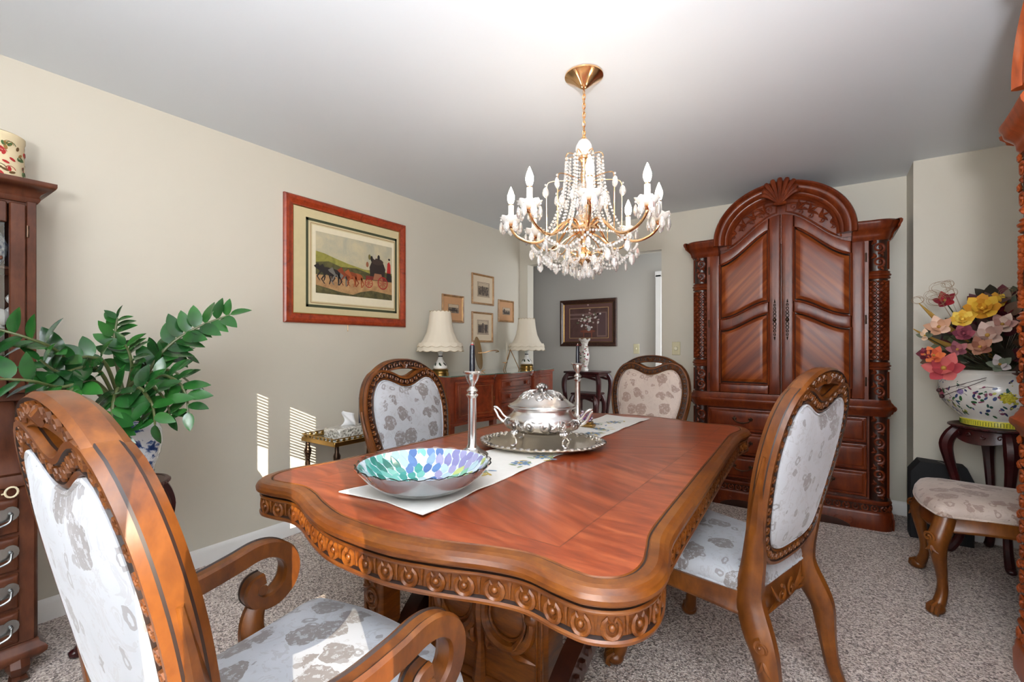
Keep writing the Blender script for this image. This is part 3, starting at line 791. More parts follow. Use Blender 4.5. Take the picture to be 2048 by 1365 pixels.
def tall_cabinet(name, label, loc, rz, W, waist, colz, top, peak, depth, Wd, half_arch, dz=(.86, 1.93, 2.18), drawers=3, zmid=(1.38, 1.50), lift=0):
    """front plane at y=0 facing -y, width W centred on x=0"""
    t = thing(name, label, 'cabinet', loc, rz); hw = W/2; cr = .062      # half round corner column radius
    xc = hw-cr-.004
    doorw = xc-cr-.006
    b = MB(Wd)
    b.box((0, depth/2+.02, (top-.06+.1)/2+.02), (2*xc, depth-.02, top-.22), .004)
    # head board under the arch
    A = [(half_arch*cos(a), top-.08+(peak-.03-top+.08)*sin(a)) for a in [radians(d) for d in range(0, 181, 6)]]
    R = [[(x, yy, z) for x, z in A] for yy in (.012, depth*.6)]
    b.rings(R)
    carc = obj('carcass', b, t); fixnormals(carc)
    # plinth
    plan = lambda e: [(-hw-e, depth, 0), (-hw-e, .06, 0)]+[(-xc-(cr+e)*cos(a), cr-.0-(cr+e)*sin(a), 0) for a in [radians(d) for d in range(0, 91, 15)]]+[(-xc+.05, -e, 0)]+[(x, -e-.012*cos(pi*x/(xc*2)), 0) for x in [(-.8+.2*k)*(xc-.04) for k in range(9)]]+[(xc-.05, -e, 0)]+[(xc+(cr+e)*sin(a), cr-(cr+e)*cos(a), 0) for a in [radians(d) for d in range(0, 91, 15)]]+[(hw+e, .06, 0), (hw+e, depth, 0)]
    b = MB(Wd)
    b.sweep([(-.03, .0), (.016, .0), (.018, .07), (.012, .085), (.012, .10), (.006, .115), (-.001, .12), (-.001, .165), (.004, .172), (.006, .182), (-.002, .19), (-.04, .19)], plan(.004))
    pl = obj('plinth', b, t); fixnormals(pl)
    # carved frieze; painted shade of the foot cut-outs follows below
    b = MB(Wd); PT, tot = curvemap([(p[0], p[1]) for p in plan(.004)], False, 0, 0); b.T = PT
    n = 40
    for i in range(n):
        u = tot*(i+.5)/n; egg(b, u, .142, .044, .004)
    obj('carved_frieze', b, pl)
    for u in (tot*.18, tot*.32, tot*.5, tot*.68, tot*.82):
        b = MB(Wd); b.T = PT
        for sg in (-1, 1): spiral(b, u+sg*.03, .045, .026, .006, radians(90), radians(90-sg*430), .007, 14, 6, .014)
        obj('carved_scroll', b, pl)
    b = MB(wood_dark); b.sweep([(.003, .121), (.0035, .164)], plan(0), pclosed=False); o = obj('frieze_ground', b, pl)
    b = MB(wood_dark); b.T = PT  # dark panels stand in for the shade under the scalloped plinth
    for u, ww in ((tot*.385, .34), (tot*.615, .34)):
        b.panel(u-ww/2, u+ww/2, 0, lambda q, u=u, ww=ww: .012+.042*max(0, cos(pi*(q-u)/ww))**.6, [(0, .0185), (.002, .0188)], .016, 10, 1)
    obj('foot_cutout_shade', b, pl)
    # waist and cornice mouldings
    def mould(nm, z, pr, parent=t, x0=None, x1=None):
        P = plan(0)
        if x0 is not None:
            P = [p for p in P if x0 <= p[0] <= x1]
            P = ([(x0, -.012, 0)]+P) if x0 > 0 else (P+[(x1, -.012, 0)])
        b = MB(Wd); b.sweep([(a, q) for a, q in pr], [(p[0], p[1]+(0), z) for p in P]); o = obj(nm, b, parent); fixnormals(o); return o
    mould('waist_moulding', waist, [(-.03, -.05), (.002, -.05), (.004, -.04), (.014, -.03), (.016, -.02), (.028, -.008), (.032, .004), (.03, .016), (.018, .024), (.014, .034), (.006, .044), (.002, .06), (-.03, .06)])
    cp = [(-.03, -.125), (.002, -.125), (.006, -.114), (.012, -.108), (.014, -.094), (.020, -.078), (.038, -.060), (.046, -.052), (.048, -.040), (.056, -.026), (.058, -.012), (.050, .0), (-.03, .0)]
    mould('cornice', top, cp, t, -9, -half_arch+.02); mould('cornice', top, cp, t, half_arch-.02, 9)
    # arch moulding
    b = MB(Wd)
    az = top-.035+lift; rx, rh = half_arch+.005, peak-az
    P = [(-(rx)*cos(a), 0, az+rh*sin(a)) for a in [radians(d) for d in range(-4, 185, 4)]]
    pr = [(-.012, -.108), (.0, -.112), (.008, -.106), (.012, -.098), (.02, -.094), (.034, -.082), (.036, -.072), (.048, -.066), (.062, -.052), (.068, -.040), (.066, -.028), (.078, -.022), (.088, -.010), (.086, .0), (.07, .006), (-.012-depth*.6, .006), (-.012-depth*.6, -.05), (-.012, -.05)]
    R = []
    for i, p in enumerate(P):
        a = radians(-4+4*i); nn = Vector((-cos(a)/rx, 0, sin(a)/rh)).normalized()
        R.append([(p[0]+nn.x*q[1], -q[0], p[2]+nn.z*q[1]) for q in pr])
    b.rings(R); ar = obj('arched_pediment', b, t); fixnormals(ar)
    # shell
    b = MB(Wd); zc = peak-.155
    for k in range(-4, 5):
        a = radians(k*19); L = .165 if abs(k) < 3 else .145
        P = [(.02*sin(a)*.6, -.10, zc+.0), (.07*sin(a), -.112, zc+L*.45*cos(a*.6)), (.70*L*sin(a), -.112, zc+L*.8*cos(a*.75)), (.85*L*sin(a)*1.0, -.10, zc+L*1.02*cos(a*.85))]
        b.tube(catmull(P, 4), [.007, .011, .016, .019, .015], 8, up=(0, 1, 0))
    b.tube([(-.035, -.09, zc-.004), (0, -.105, zc-.010), (.035, -.09, zc-.004)], .012, 8)
    obj('shell_crest', b, t)
    # columns
    for sx in (-1, 1):
        b = MB(wood_dark)
        def CT(u, v, w, sx=sx):
            a = u/cr; return (sx*xc+(cr+w)*sin(a), cr-(cr+w)*cos(a), v)
        b.lathe([(cr-.006, .19), (cr-.006, waist-.05)]+[(cr-.006, waist+.06), (cr-.006, top-.07)], 24, (sx*xc, cr, 0))
        col = obj('corner_column', b, t)
        for z in colz:
            b = MB(Wd); b.lathe([(cr-.01, z-.028), (cr+.003, z-.026), (cr+.008, z-.019), (cr+.003, z-.012), (cr+.001, z-.008), (cr+.010, z-.003), (cr+.012, z+.004), (cr+.004, z+.011), (cr+.002, z+.014), (cr+.006, z+.02), (cr, z+.026), (cr-.01, z+.028)], 28, (sx*xc, cr, 0)); obj('collar', b, col)
        b = MB(Wd); b.T = CT
        zs = [(.205, waist-.06, 'v')]+[(a+.032, c_-.032, k) for a, c_, k in zip([waist+.035]+list(colz), list(colz)+[top-.095], ('v', 'l', 'v', 'v'))]
        for z0, z1, k in zs:
            for uu in (-.078, .078): b.tube([(uu, z0+.005, -.003), (uu, z1-.005, -.003)], .006, 6); b.tube([(uu*.86, z0+.008, -.004), (uu*.86, z1-.008, -.004)], .0035, 6)
            if k == 'l': lattice(b, -.058, .058, z0+.006, z1-.006, .039, -.004, .012)
            else: vine(b, 0, z0+.004, z1-.004, .085, .0085, .0)
        obj('column_carving', b, col)
        # backing pilaster
        b = MB(Wd); b.box((sx*(xc-cr-.0), .02, (waist+top)/2), (.03, .045, top-waist-.1), .004); obj('pilaster', b, t)
    # doors
    zb, zs_, zc_ = dz
    ft = lambda u: zs_+(zc_-zs_)*(.5+.5*cos(pi*min(1, abs(u)/(doorw*.90))))
    for sx in (-1, 1):
        dr = bpy.data.objects.new('door', None); dr.empty_display_size = .05; link(dr, t)
        u0, u1 = (.004, doorw) if sx > 0 else (-doorw, -.004)
        st = .075
        b = MB(Wd); b.T = lambda u, v, w: (u, -w+.008, v)
        # stiles and rails of one mesh
        stp = [(0, .0), (.004, .012), (.010, .014)]
        b.panel(u0, u0+st, zb, ft, stp, -.01, 3, 10); b.panel(u1-st, u1, zb, ft, stp, -.01, 3, 10)
        b.panel(u0+st, u1-st, zb, zb+.07, stp, -.01, 4, 2)
        pt = lambda u: ft(u)-.085
        b.panel(u0+st, u1-st, pt, ft, stp, -.01, 14, 2)
        m0 = lambda u: zmid[0]+(zmid[1]-zmid[0])*(.5+.5*cos(pi*min(1, max(0, abs(u)-.06)/(doorw-.14))))-.035
        m1 = lambda u: m0(u)+.08
        b.panel(u0+st, u1-st, m0, m1, stp, -.01, 14, 2)
        fr = obj('door_frame', b, dr); fixnormals(fr)
        for f0, f1 in ((lambda u: zb+.07, m0), (m1, pt)):
            b = MB(Wd); b.T = lambda u, v, w: (u, -w+.008, v)
            lo = [(u, f0(u), .010) for u in [lerp(u0+st, u1-st, k/14) for k in range(15)]]; hi = [(u, f1(u), .010) for u in [lerp(u1-st, u0+st, k/14) for k in range(15)]]
            L_ = lo+hi
            b.tube(L_, .0085, 6, closed=True, up=(0, 0, 1))
            b.use(Gz); L2 = [(lerp(p[0], (u0+u1)/2, .035), p[1]+(.013 if i < 15 else -.013), .006) for i, p in enumerate(L_)]
            b.tube(L2, .0045, 5, closed=True, up=(0, 0, 1))
            obj('panel_moulding', b, dr)
            b = MB(veneer_door); b.T = lambda u, v, w: (u, -w+.008, v)
            b.panel(u0+st+.012, u1-st-.012, lambda u, f0=f0: f0(u)+.012, lambda u, f1=f1: f1(u)-.012, [(0, .0), (.004, .002), (.02, .008), (.026, .011), (.03, .012)], -.008, 12, 6)
            o = obj('door_panel', b, dr); fixnormals(o)
        # long ornate pull
        b = MB(bronze); b.T = lambda u, v, w: (u, -w-.006, v); cu = sx*.040; cz = (zmid[0]+zmid[1])/2-.03
        b.sphere((cu, cz, .010), (.012, .016, .012), 10, 8)
        for k in (-1, 1):
            for i in range(4):
                zz = cz+k*(.03+.026*i); r = .010-.0012*i
                b.tube([(cu+r*cos(a), zz+r*1.2*sin(a), .003) for a in [radians(d) for d in range(0, 360, 40)]], .0028, 5, closed=True, up=(0, 0, 1))
            b.tube([(cu, cz+k*.125, .003), (cu, cz+k*.15, .003)], [.007, .001], 6)
        obj('door_pull', b, dr)
        for zh in (zb+.12, (zb+zs_)/2, zs_-.12):
            b = MB(bronze); b.tube([(sx*(doorw+.003), -.006, zh-.03), (sx*(doorw+.003), -.006, zh+.03)], .005, 8); obj('hinge', b, dr)
    # carved spandrels above the doors
    for sx in (-1, 1):
        b = MB(Wd); b.T = lambda u, v, w: (u, -w+.008, v)
        aw = half_arch-.07
        arc = lambda u: az+(rh-.115)*sqrt(max(0, 1-(u/(rx-.06))**2))
        L_ = [(sx*u, ft(u)+.018, .006) for u in [lerp(.03, aw*.97, k/10) for k in range(11)]]+[(sx*u, max(ft(u)+.02, arc(u)-.025), .006) for u in [lerp(aw*.97, .03, k/10) for k in range(11)]]
        b.tube(L_, .006, 6, closed=True, up=(0, 0, 1))
        spiral(b, sx*.075, ft(.075)+.060, .030, .006, radians(-90), radians(-90)+sx*radians(430), .007, 16, 6, .006)
        for k in range(4):
            u = .12+.065*k; spiral(b, sx*u, (ft(u)+arc(u))/2-.02, .020-.002*k, .005, radians(200), radians(200)+sx*6, .006, 12, 6, .006)
            u = .10+.065*k; petals(b, sx*u, (ft(u)+arc(u))/2-.008, radians(90)-sx*radians(55+9*k), .08-.008*k, .010, 3, .8, .006)
        obj('carved_spandrel', b, t)
    # drawers
    zl, zh = .205, waist-.055; hgt = (zh-zl)/drawers
    for sx in (-1, 1):
        for k in range(drawers):
            z0 = zl+hgt*k; u0, u1 = (.006, doorw+.01) if sx > 0 else (-doorw-.01, -.006)
            b = MB(Wd); b.T = lambda u, v, w: (u, -w+.004, v)
            b.panel(u0, u1, z0+.004, z0+hgt-.004, [(0, 0), (.004, .01), (.010, .011), (.013, .006), (.018, .006), (.026, .014), (.03, .015)], -.01, 4, 3)
            o = obj('drawer', b, t); fixnormals(o)
            handle_bail(o, (u0+u1)/2, -.010, z0+hgt*.5, .11)
    return t
tall_cabinet('armoire', 'tall dark wood armoire with arched top, shell crest and lattice carved corner columns', (-.288, 3.89, 0), 0, 1.245, .80, (1.085, 1.69), 2.045, 2.395, .42, wood_arm, .437)
tall_cabinet('china_cabinet', 'tall carved china cabinet cut off by the right edge of the photo', (.595, 1.845, 0), -pi/2, 1.46, .93, (1.32, 1.67), 2.065, 2.395, .44, wood_hutch, .40, dz=(1.0, 1.93, 2.18), zmid=(1.45, 1.55), lift=.07)

# ------------------------------------------------------------------ sideboard
SZ0, SZ1, SY0, SY1 = .59, .955, 2.69, 4.29
t = thing('sideboard', 'mahogany sideboard with bowed front and glass top along the left wall', 'sideboard', (0, 0, 0))
def sbx(y):
    s = (y-SY0)/(SY1-SY0)
    return -2.415+.085*max(0, sin(pi*min(1, max(0, (s-.18)/.64))))**.8-.02*(1 if .30 < s < .34 or .66 < s < .70 else 0)
ys = [lerp(SY0, SY1, i/60) for i in range(61)]
def slab(b, z0, z1, e, x1=XL+.012):
    P = [(x1, SY0-e), (sbx(SY0)+e, SY0-e)]+[(sbx(y)+e, y) for y in ys]+[(sbx(SY1)+e, SY1+e*.4), (x1, SY1+e*.4)]
    b.rings([[(p[0], p[1], z0) for p in P], [(p[0], p[1], z1) for p in P]])
b = MB(wood_mah); slab(b, SZ0, SZ1, 0); slab(b, SZ0-.001, SZ0+.018, .008); o = obj('body', b, t); fixnormals(o)
b = MB(wood_mah); slab(b, SZ1, SZ1+.02, .014); o = obj('top', b, t); fixnormals(o)
b = MB(NT('tinted_plate_glass').set((96, 118, 104), .04, coat=1.0, coat_r=.02)); slab(b, SZ1+.021, SZ1+.029, .016); o = obj('glass_top', b, t); fixnormals(o)
SBT = lambda u, v, w: (sbx(u)+w, u, v)
def sbpanel(nm, y0, y1, z0, z1, knob=None, n=10):
    b = MB(wood_mah); b.T = SBT; b.panel(y0, y1, z0, z1, [(0, .0), (.003, .010), (.018, .011), (.021, .007), (.026, .007), (.030, .011), (.034, .011)], -.006, n, 3)
    o = obj(nm, b, t); fixnormals(o)
    b = MB(flat((168, 120, 70), .4)); b.T = SBT
    L_ = [(lerp(y0+.045, y1-.045, k/8), z0+.045, .0112) for k in range(9)]+[(lerp(y1-.045, y0+.045, k/8), z1-.045, .0112) for k in range(9)]
    if z1-z0 > .2: b.tube(L_, .0012, 4, closed=True); obj('inlay_line', b, o)
    if knob:
        for yk, zk in knob:
            b = MB(wood_mah); b.T = lambda u, v, w: (sbx(yk)+w, yk+u, zk+v)
            b.lathe([(.006, .008), (.008, .02), (.020, .024), (.021, .03), (.015, .034), (.006, .032), (.001, .034)], 16); obj('knob', b, o)
    else:
        b = MB(brass_old); b.T = SBT; b.box(((y1-.02), (z0+z1)/2+.0, .012), (.01, .03, .003), .001); obj('escutcheon', b, o)
    return o
sbpanel('door', SY0+.05, SY0+.50, SZ0+.03, SZ1-.02); sbpanel('door', SY1-.50, SY1-.05, SZ0+.03, SZ1-.02, [(SY1-.46, .80)])
for k in range(3):
    z0 = SZ0+.03+k*.107; sbpanel('drawer', SY0+.55, SY1-.55, z0, z0+.100, [(SY0+.66, z0+.05), (SY1-.66, z0+.05)])
for y in (SY0+.025, SY0+.525, SY1-.525, SY1-.025):
    b = MB(wood_mah)
    def sq(x, y, w, z): return [(x-w, y-w, z), (x+w, y-w, z), (x+w, y+w, z), (x-w, y+w, z)]
    x = sbx(y)-.028; b.rings([sq(x, y, .012, 0), sq(x, y, .014, .08), sq(x, y, .018, .085), sq(x, y, .024, SZ0)]); obj('leg', b, t)
for y in (SY0+.03, SY1-.03):
    b = MB(wood_mah); b.rings([sq(XL+.045, y, .014, 0), sq(XL+.045, y, .024, SZ0)]); obj('leg', b, t)
STOP = SZ1+.029

# lamps with scalloped bell shades
def mk_lamp(label, loc, k=1.0, group='porcelain lamps on the sideboard'):
    t = thing('table_lamp', label, 'lamp', loc, 0, group)
    b = MB(brass_old); b.lathe([(.001, 0), (.07, 0), (.072, .01), (.066, .016), (.066, .03), (.070, .036), (.062, .044), (.05, .046), (.001, .046)], 28); obj('base', b, t)
    b = MB(porcelain); b.lathe([(.05, .046), (.058, .056), (.056, .072), (.036, .10), (.022, .125), (.017, .15), (.016, .168), (.024, .18), (.032, .20), (.041, .23), (.040, .25), (.02, .26), (.001, .26)], 28)
    bd = obj('body', b, t)
    b = MB(flat((40, 62, 34))); 
    def onb(a, z, w):
        r = interp([(.046, .05), (.056, .058), (.072, .056), (.10, .036), (.125, .022), (.15, .017), (.168, .016), (.18, .024), (.20, .032), (.23, .041), (.25, .04)], z)+w
        return (r*cos(a), r*sin(a), z)
    rg = random.Random(3)
    for i in range(9):
        a = rg.random()*6.28; z = rg.choice([.205, .22, .235, .08, .09]); b.use(flat(rg.choice([(30, 48, 40), (70, 40, 60), (44, 74, 40)])))
        b.T = lambda u, v, w, a=a, z=z: onb(a+u/.035, z+v, w+.0012); b.ell(0, 0, .006, .008, 0, 8)
    for i in range(7):
        a = i*.9; b.use(flat((34, 60, 36))); b.T = lambda u, v, w, a=a: onb(a+u/.04, .085+v, w+.0015); b.ell(0, 0, .007, .016, 0, 8, .5)
    b.T = None; b.use(black); b.lathe([(.0185, .145), (.0195, .150), (.0185, .155)], 20); obj('painted_flowers', b, bd)
    b = MB(brass_old); b.tube([(0, 0, .26), (0, 0, .36)], .008, 8); obj('socket', b, t)
    shade = NT('pleated_ivory_shade'); shade.set((226, 216, 196), .8); shade.b.inputs['Subsurface Weight'].default_value = .0
    b = MB(shade.mat); N_ = 64
    pr = [(.187, .212), (.172, .245), (.140, .29), (.113, .35), (.098, .42), (.090, .49), (.087, .515)]
    def scal(a, r, z, i): 
        if i == 0: return r, z-.010*abs(sin(a*8))
        if i == len(pr)-1: return r, z+.007*abs(sin(a*8))
        return r*(1+.006*cos(a*16)), z
    R = []
    for i, (r, z) in enumerate(pr+[(r-.003, z) for r, z in pr[::-1]]):
        ii = i if i < len(pr) else 2*len(pr)-1-i
        ring = []
        for j in range(N_*2):
            a = 2*pi*j/(N_*2); rr, zz = scal(a, r, z, ii); ring.append((rr*cos(a), rr*sin(a), zz))
        R.append(ring)
    b.rings(R, loop=True); sh = obj('shade', b, t)
    b = MB(shade.mat)
    for off, z0, z1 in ((.006, .198, .245), (.003, .235, .262)):
        R = []
        for r, z, q in ((.188+off, z0, 1), (.176+off, z1, 0)):
            R.append([((r)*cos(a), (r)*sin(a), z-q*.011*abs(sin(a*8+.8*off*100))) for a in [2*pi*j/128 for j in range(128)]])
        b.rings(R, cap0=False, cap1=False)
    fr = obj('scalloped_frill', b, sh)
    b = MB(flat((176, 150, 110))); 
    for r, z, q in ((.1945, .198, -1), (.1895, .235, -1), (.1885, .210, -1), (.088, .516, 1)):
        b = MB(flat((176, 150, 110))); b.tube([(r*cos(a), r*sin(a), z+q*.010*abs(sin(a*8+(.5 if r in (.1945,) else 0)*0))) for a in [2*pi*j/128 for j in range(128)]], .0016, 5, closed=True)
        obj('trim_braid', b, sh)
    return t
l1 = mk_lamp('white porcelain lamp with ivory scalloped shade, nearer one, on the left end of the sideboard', (-2.66, 2.835, STOP))
dup(l1, (-2.62, 4.10, STOP), .3, 'white porcelain lamp with ivory scalloped shade at the far right end of the sideboard')

# upright plate on a stand and the small easel
t = thing('display_plate', 'thin round bronze plate standing nearly edge-on between the two lamps', 'plate', (-2.60, 3.30, STOP), radians(27))
b = MB(brass_old); b.T = lambda u, v, w: (w-.03-(v-.15)*.13, u, v+.006)
b.lathe([(.001, 0), (.10, 0), (.145, .008), (.15, .012), (.148, .014), (.10, .006), (.001, .005)], 40, (0, .165, 0)); obj('plate', b, t)
t2 = thing('plate_stand', 'curled brass wire stand holding the round plate upright', 'stand', (-2.60, 3.30, STOP), radians(27))
b = MB(brass)
for s in (-1, 1):
    b.tube(catmull([(.03, s*.05, .018), (0, s*.05, .004), (-.05, s*.045, .004), (-.08, s*.04, .06), (-.09, s*.02, .17)], 4), .003, 6)
b.tube([(-.03, -.05, .004), (-.03, .05, .004)], .003, 6)
b.tube(catmull([(-.06, 0, .17), (.02, .03, .175), (.08, .05, .19), (.13, .07, .195), (.15, .09, .185), (.12, .10, .18)], 5), .004, 6)
b.sphere((-.085, 0, .17), .006, 8, 6); obj('frame', b, t2)
t = thing('easel_stand', 'small gold tripod easel on the sideboard beside the farther lamp', 'easel', (-2.62, 3.80, STOP), radians(-62))
b = MB(brass)
for s in (-1, 1): b.tube([(s*.075, -.06, 0), (0, 0, .20)], .004, 6)
b.tube([(0, .09, 0), (0, 0, .20)], .004, 6); b.tube([(-.05, -.045, .07), (.05, -.045, .07)], .0035, 6); b.tube([(.05, -.045, .07), (.05, -.075, .07)], .003, 6); b.tube([(-.05, -.045, .07), (-.05, -.075, .07)], .003, 6); obj('frame', b, t)
b = MB(flat((206, 196, 176))); b.box((0, -.035, .17), (.10, .008, .18), .002); obj('ledge', b, t)

# ------------------------------------------------------------------ pictures
def frame(name, label, x0, x1, z0, z1, T, Wf, fw, th, mat_in, art=None, group=None, cat='picture', slip=None):
    """u = horizontal, v = vertical, w = out of wall (through T)"""
    cu, cv = (x0+x1)/2, (z0+z1)/2
    t = thing(name, label, cat, T(cu, z0, 0), 0, group); L0 = Vector(T(cu, z0, 0))
    TT = lambda u, v, w: tuple(Vector(T(u, v, w))-L0)
    b = MB(Wf); b.T = TT; h = fw
    pr = [(0, .0), (0, th*.7), (fw*.15, th), (fw*.4, th*.95), (fw*.8, th*.45), (fw*.92, th*.5), (fw, th*.4), (fw, 0)]
    R = []
    for i, w in pr: R.append([(x0+i, z0+i, w), (x1-i, z0+i, w), (x1-i, z1-i, w), (x0+i, z1-i, w)])
    for i in range(len(R)-1):
        if i == 5: b.use(slip or brass_old)
        b.rings([R[i], R[i+1]], cap0=False, cap1=False)
        if i == 5: b.use(Wf)
    o = obj('frame', b, t, smooth=30); fixnormals(o)
    b = MB(mat_in); b.T = TT; b.poly([(x0+fw*.9, z0+fw*.9), (x1-fw*.9, z0+fw*.9), (x1-fw*.9, z1-fw*.9), (x0+fw*.9, z1-fw*.9)], .003, .003); o = obj('mat_board', b, t); fixnormals(o)
    if art:
        b = MB(); b.T = TT; art(b); obj('print', b, t, smooth=0)
    return t
TL = lambda u, v, w: (XL+w, u, v)
def rect(b, x0, x1, z0, z1, w): b.poly([(x0, z0), (x1, z0), (x1, z1), (x0, z1)], w)
def border(b, x0, x1, z0, z1, k, w):
    for a in ((x0, x1, z0, z0+k), (x0, x1, z1-k, z1), (x0, x0+k, z0, z1), (x1-k, x1, z0, z1)): rect(b, *a, w)
def mottled(c1, c2, sc=12, rough=.6):
    m = NT('printed_paper'); n = m.noise(sc, 5, None, .65, .4); return m.set(m.ramp(n, [(.35, c1), (.65, c2)]), rough)
def coach(b):
    X0, X1, Z0, Z1 = 1.613, 2.628, 1.372, 2.20
    def bx(a, c, d, e, w): rect(b, X0+(X1-X0)*a, X0+(X1-X0)*c, Z0+(Z1-Z0)*d, Z0+(Z1-Z0)*e, w)
    def q(a, d): return (X0+(X1-X0)*a, Z0+(Z1-Z0)*d)
    b.use(flat((62, 68, 44))); border(b, *[q(.145, 0)[0], q(.915, 0)[0], q(0, .13)[1], q(0, .85)[1]], .018, .0062)
    b.use(flat((150, 110, 70))); border(b, q(.178, 0)[0], q(.893, 0)[0], q(0, .165)[1], q(0, .815)[1], .004, .0063)
    b.use(flat((228, 218, 190))); bx(.19, .885, .18, .80, .0064)
    U0, U1, V0, V1 = .215, .865, .25, .755
    def r(a, d): return q(lerp(U0, U1, a), lerp(V0, V1, d))
    def P(pts, w): b.poly([r(*p) for p in pts], w)
    def E(a, d, ra, rd, w, rot=0, n=14): c = r(a, d); b.ell(c[0], c[1], ra*(X1-X0)*(U1-U0), rd*(Z1-Z0)*(V1-V0), w, n, rot)
    b.use(mottled((196, 184, 150), (170, 166, 146), 9)); P([(0, .3), (1, .3), (1, 1), (0, 1)], .0066)
    b.use(mottled((120, 118, 50), (158, 150, 72), 14)); P([(0, .3), (1, .3), (1, .50), (.85, .52), (.6, .50), (.4, .55), (.25, .60), (.1, .66), (0, .68)], .0068)
    b.use(mottled((66, 66, 36), (96, 90, 50), 20)); P([(0, .3), (1, .3), (1, .46), (.9, .50), (.75, .42), (.5, .50), (.3, .48), (.15, .54), (0, .50)], .0070)
    b.use(mottled((150, 112, 74), (184, 146, 100), 18)); P([(0, 0), (1, 0), (1, .34), (0, .30)], .0072)
    b.use(mottled((60, 58, 34), (100, 92, 54), 25)); P([(0, 0), (.0, .13), (.12, .10), (.3, .05), (.45, .03), (.55, .09), (.7, .14), (1, .10), (1, 0)], .0074)
    k, br, wh = flat((40, 34, 32)), flat((134, 62, 30)), flat((186, 176, 160))
    def horse(a, d, s, m):
        b.use(m); E(a, d, .085*s, .065*s, .0076+s*.0002); P([(a-.07*s, d), (a-.115*s, d+.12*s), (a-.14*s, d+.09*s), (a-.17*s, d+.06*s), (a-.15*s, d+.03*s), (a-.09*s, d-.02*s)], .0078+s*.0002)
        for x, fx in ((-.07, -.06), (-.05, .02), (.05, .05), (.07, -.01)):
            P([(a+x*s-.012, d), (a+x*s+.014, d), (a+(x+fx)*s+.010, d-.12*s), (a+(x+fx*.4)*s+.006, d-.19*s), (a+(x+fx*.4)*s-.006, d-.19*s), (a+(x+fx)*s-.006, d-.12*s)], .0077+s*.0002)
    horse(.20, .36, 1.05, k); horse(.13, .38, .9, k); horse(.30, .34, .95, flat((110, 106, 100))); horse(.42, .36, 1.0, br); horse(.50, .35, .95, flat((160, 82, 40)))
    for cx_, rr in ((.66, .055), (.86, .075)):
        c = r(cx_, .27 if rr < .06 else .30); R_ = rr*(X1-X0)*(U1-U0)
        b.use(flat((160, 40, 36)))
        for i in range(20):
            a0, a1 = 2*pi*i/20, 2*pi*(i+1)/20
            b.poly([(c[0]+R_*cos(a0), c[1]+R_*sin(a0)), (c[0]+R_*cos(a1), c[1]+R_*sin(a1)), (c[0]+R_*.82*cos(a1), c[1]+R_*.82*sin(a1)), (c[0]+R_*.82*cos(a0), c[1]+R_*.82*sin(a0))], .0092)
        for i in range(8): b.ell(c[0]+R_*.45*cos(i*pi/4), c[1]+R_*.45*sin(i*pi/4), R_*.45, .0022, .0091, 6, i*pi/4)
    b.use(flat((120, 44, 34))); P([(.62, .34), (.92, .34), (.93, .40), (.62, .40)], .0088)
    b.use(flat((46, 34, 30))); P([(.68, .38), (.88, .38), (.90, .56), (.87, .66), (.70, .66), (.67, .56)], .0086)
    b.use(flat((158, 104, 74))); P([(.72, .34), (.86, .34), (.84, .46), (.74, .46)], .0090)
    b.use(flat((64, 48, 40))); E(.78, .68, .09, .06, .0087)
    for a, d, m in ((.70, .72, k), (.74, .76, wh), (.80, .76, k), (.64, .60, flat((150, 90, 60))), (.67, .74, flat((120, 110, 60)))): b.use(m); E(a, d, .018, .05, .0090); 
    b.use(flat((176, 36, 30))); P([(.92, .50), (.98, .50), (.975, .66), (.955, .72), (.93, .68)], .0090); b.use(k); E(.955, .76, .016, .02, .0091); b.use(k); P([(.91, .34), (.99, .34), (.98, .50), (.92, .50)], .0089)
frame('framed_print', 'large landscape print of a red horse-drawn coach in a red burl frame', 1.607, 2.628, 1.372, 2.20, TL, wood_frame, .066, .024, flat((206, 192, 150)), coach)
b = MB(brass); b.tube([(0, 0, -.035), (0, 0, .01)], .0014, 6); b.sphere((0, 0, -.038), .003, 8, 6)
tag(obj('pull_cord', b, None, (XL+.012, 2.08, 1.365)), 'tiny cord hanging under the coach print frame', 'cord')
def etching(x0, x1, z0, z1, style):
    def f(b):
        rect_ = lambda a, c, d, e, w: rect(b, lerp(x0, x1, a), lerp(x0, x1, c), lerp(z0, z1, d), lerp(z0, z1, e), w)
        b.use(flat((112, 88, 70)))
        if style in (0, 2): rect_(.24, .80, .26, .74, .0062); b.use(flat((214, 196, 168))); rect_(.255, .785, .275, .725, .0064)
        b.use(mottled((62, 50, 42), (158, 138, 116), 45)); rect_(.27, .77, .29 if style in (0, 2) else .34, .71 if style in (0, 2) else .66, .0066)
        b.use(flat((190, 170, 144))); rect_(.29, .75, .60, .70, .0067) if style in (0, 2) else rect_(.29, .75, .54, .65, .0067)
        b.use(flat((66, 54, 46)))
        if style == 0:
            for k in range(6): P = lerp(.32, .70, k/5); rect_(P-.018, P+.018, .34, .62-.04*abs(k-2), .0069)
        if style == 2: rect_(.30, .46, .33, .56, .0069); rect_(.48, .54, .33, .64, .0070); rect_(.60, .72, .36, .58, .0069)
        if style == 1: rect_(.32, .70, .40, .47, .0069); rect_(.44, .60, .47, .54, .0070)
        if style == 3: rect_(.34, .42, .38, .60, .0069); rect_(.42, .72, .38, .46, .0070)
    return f
gold_f = wood('gilt_frame_wood', (120, 84, 48), (158, 116, 72), (186, 146, 98), (9, 9, 9), rough=.35)
G = 'four small framed etchings grouped on the left wall'
tan, crm = flat((196, 148, 104)), flat((214, 196, 168))
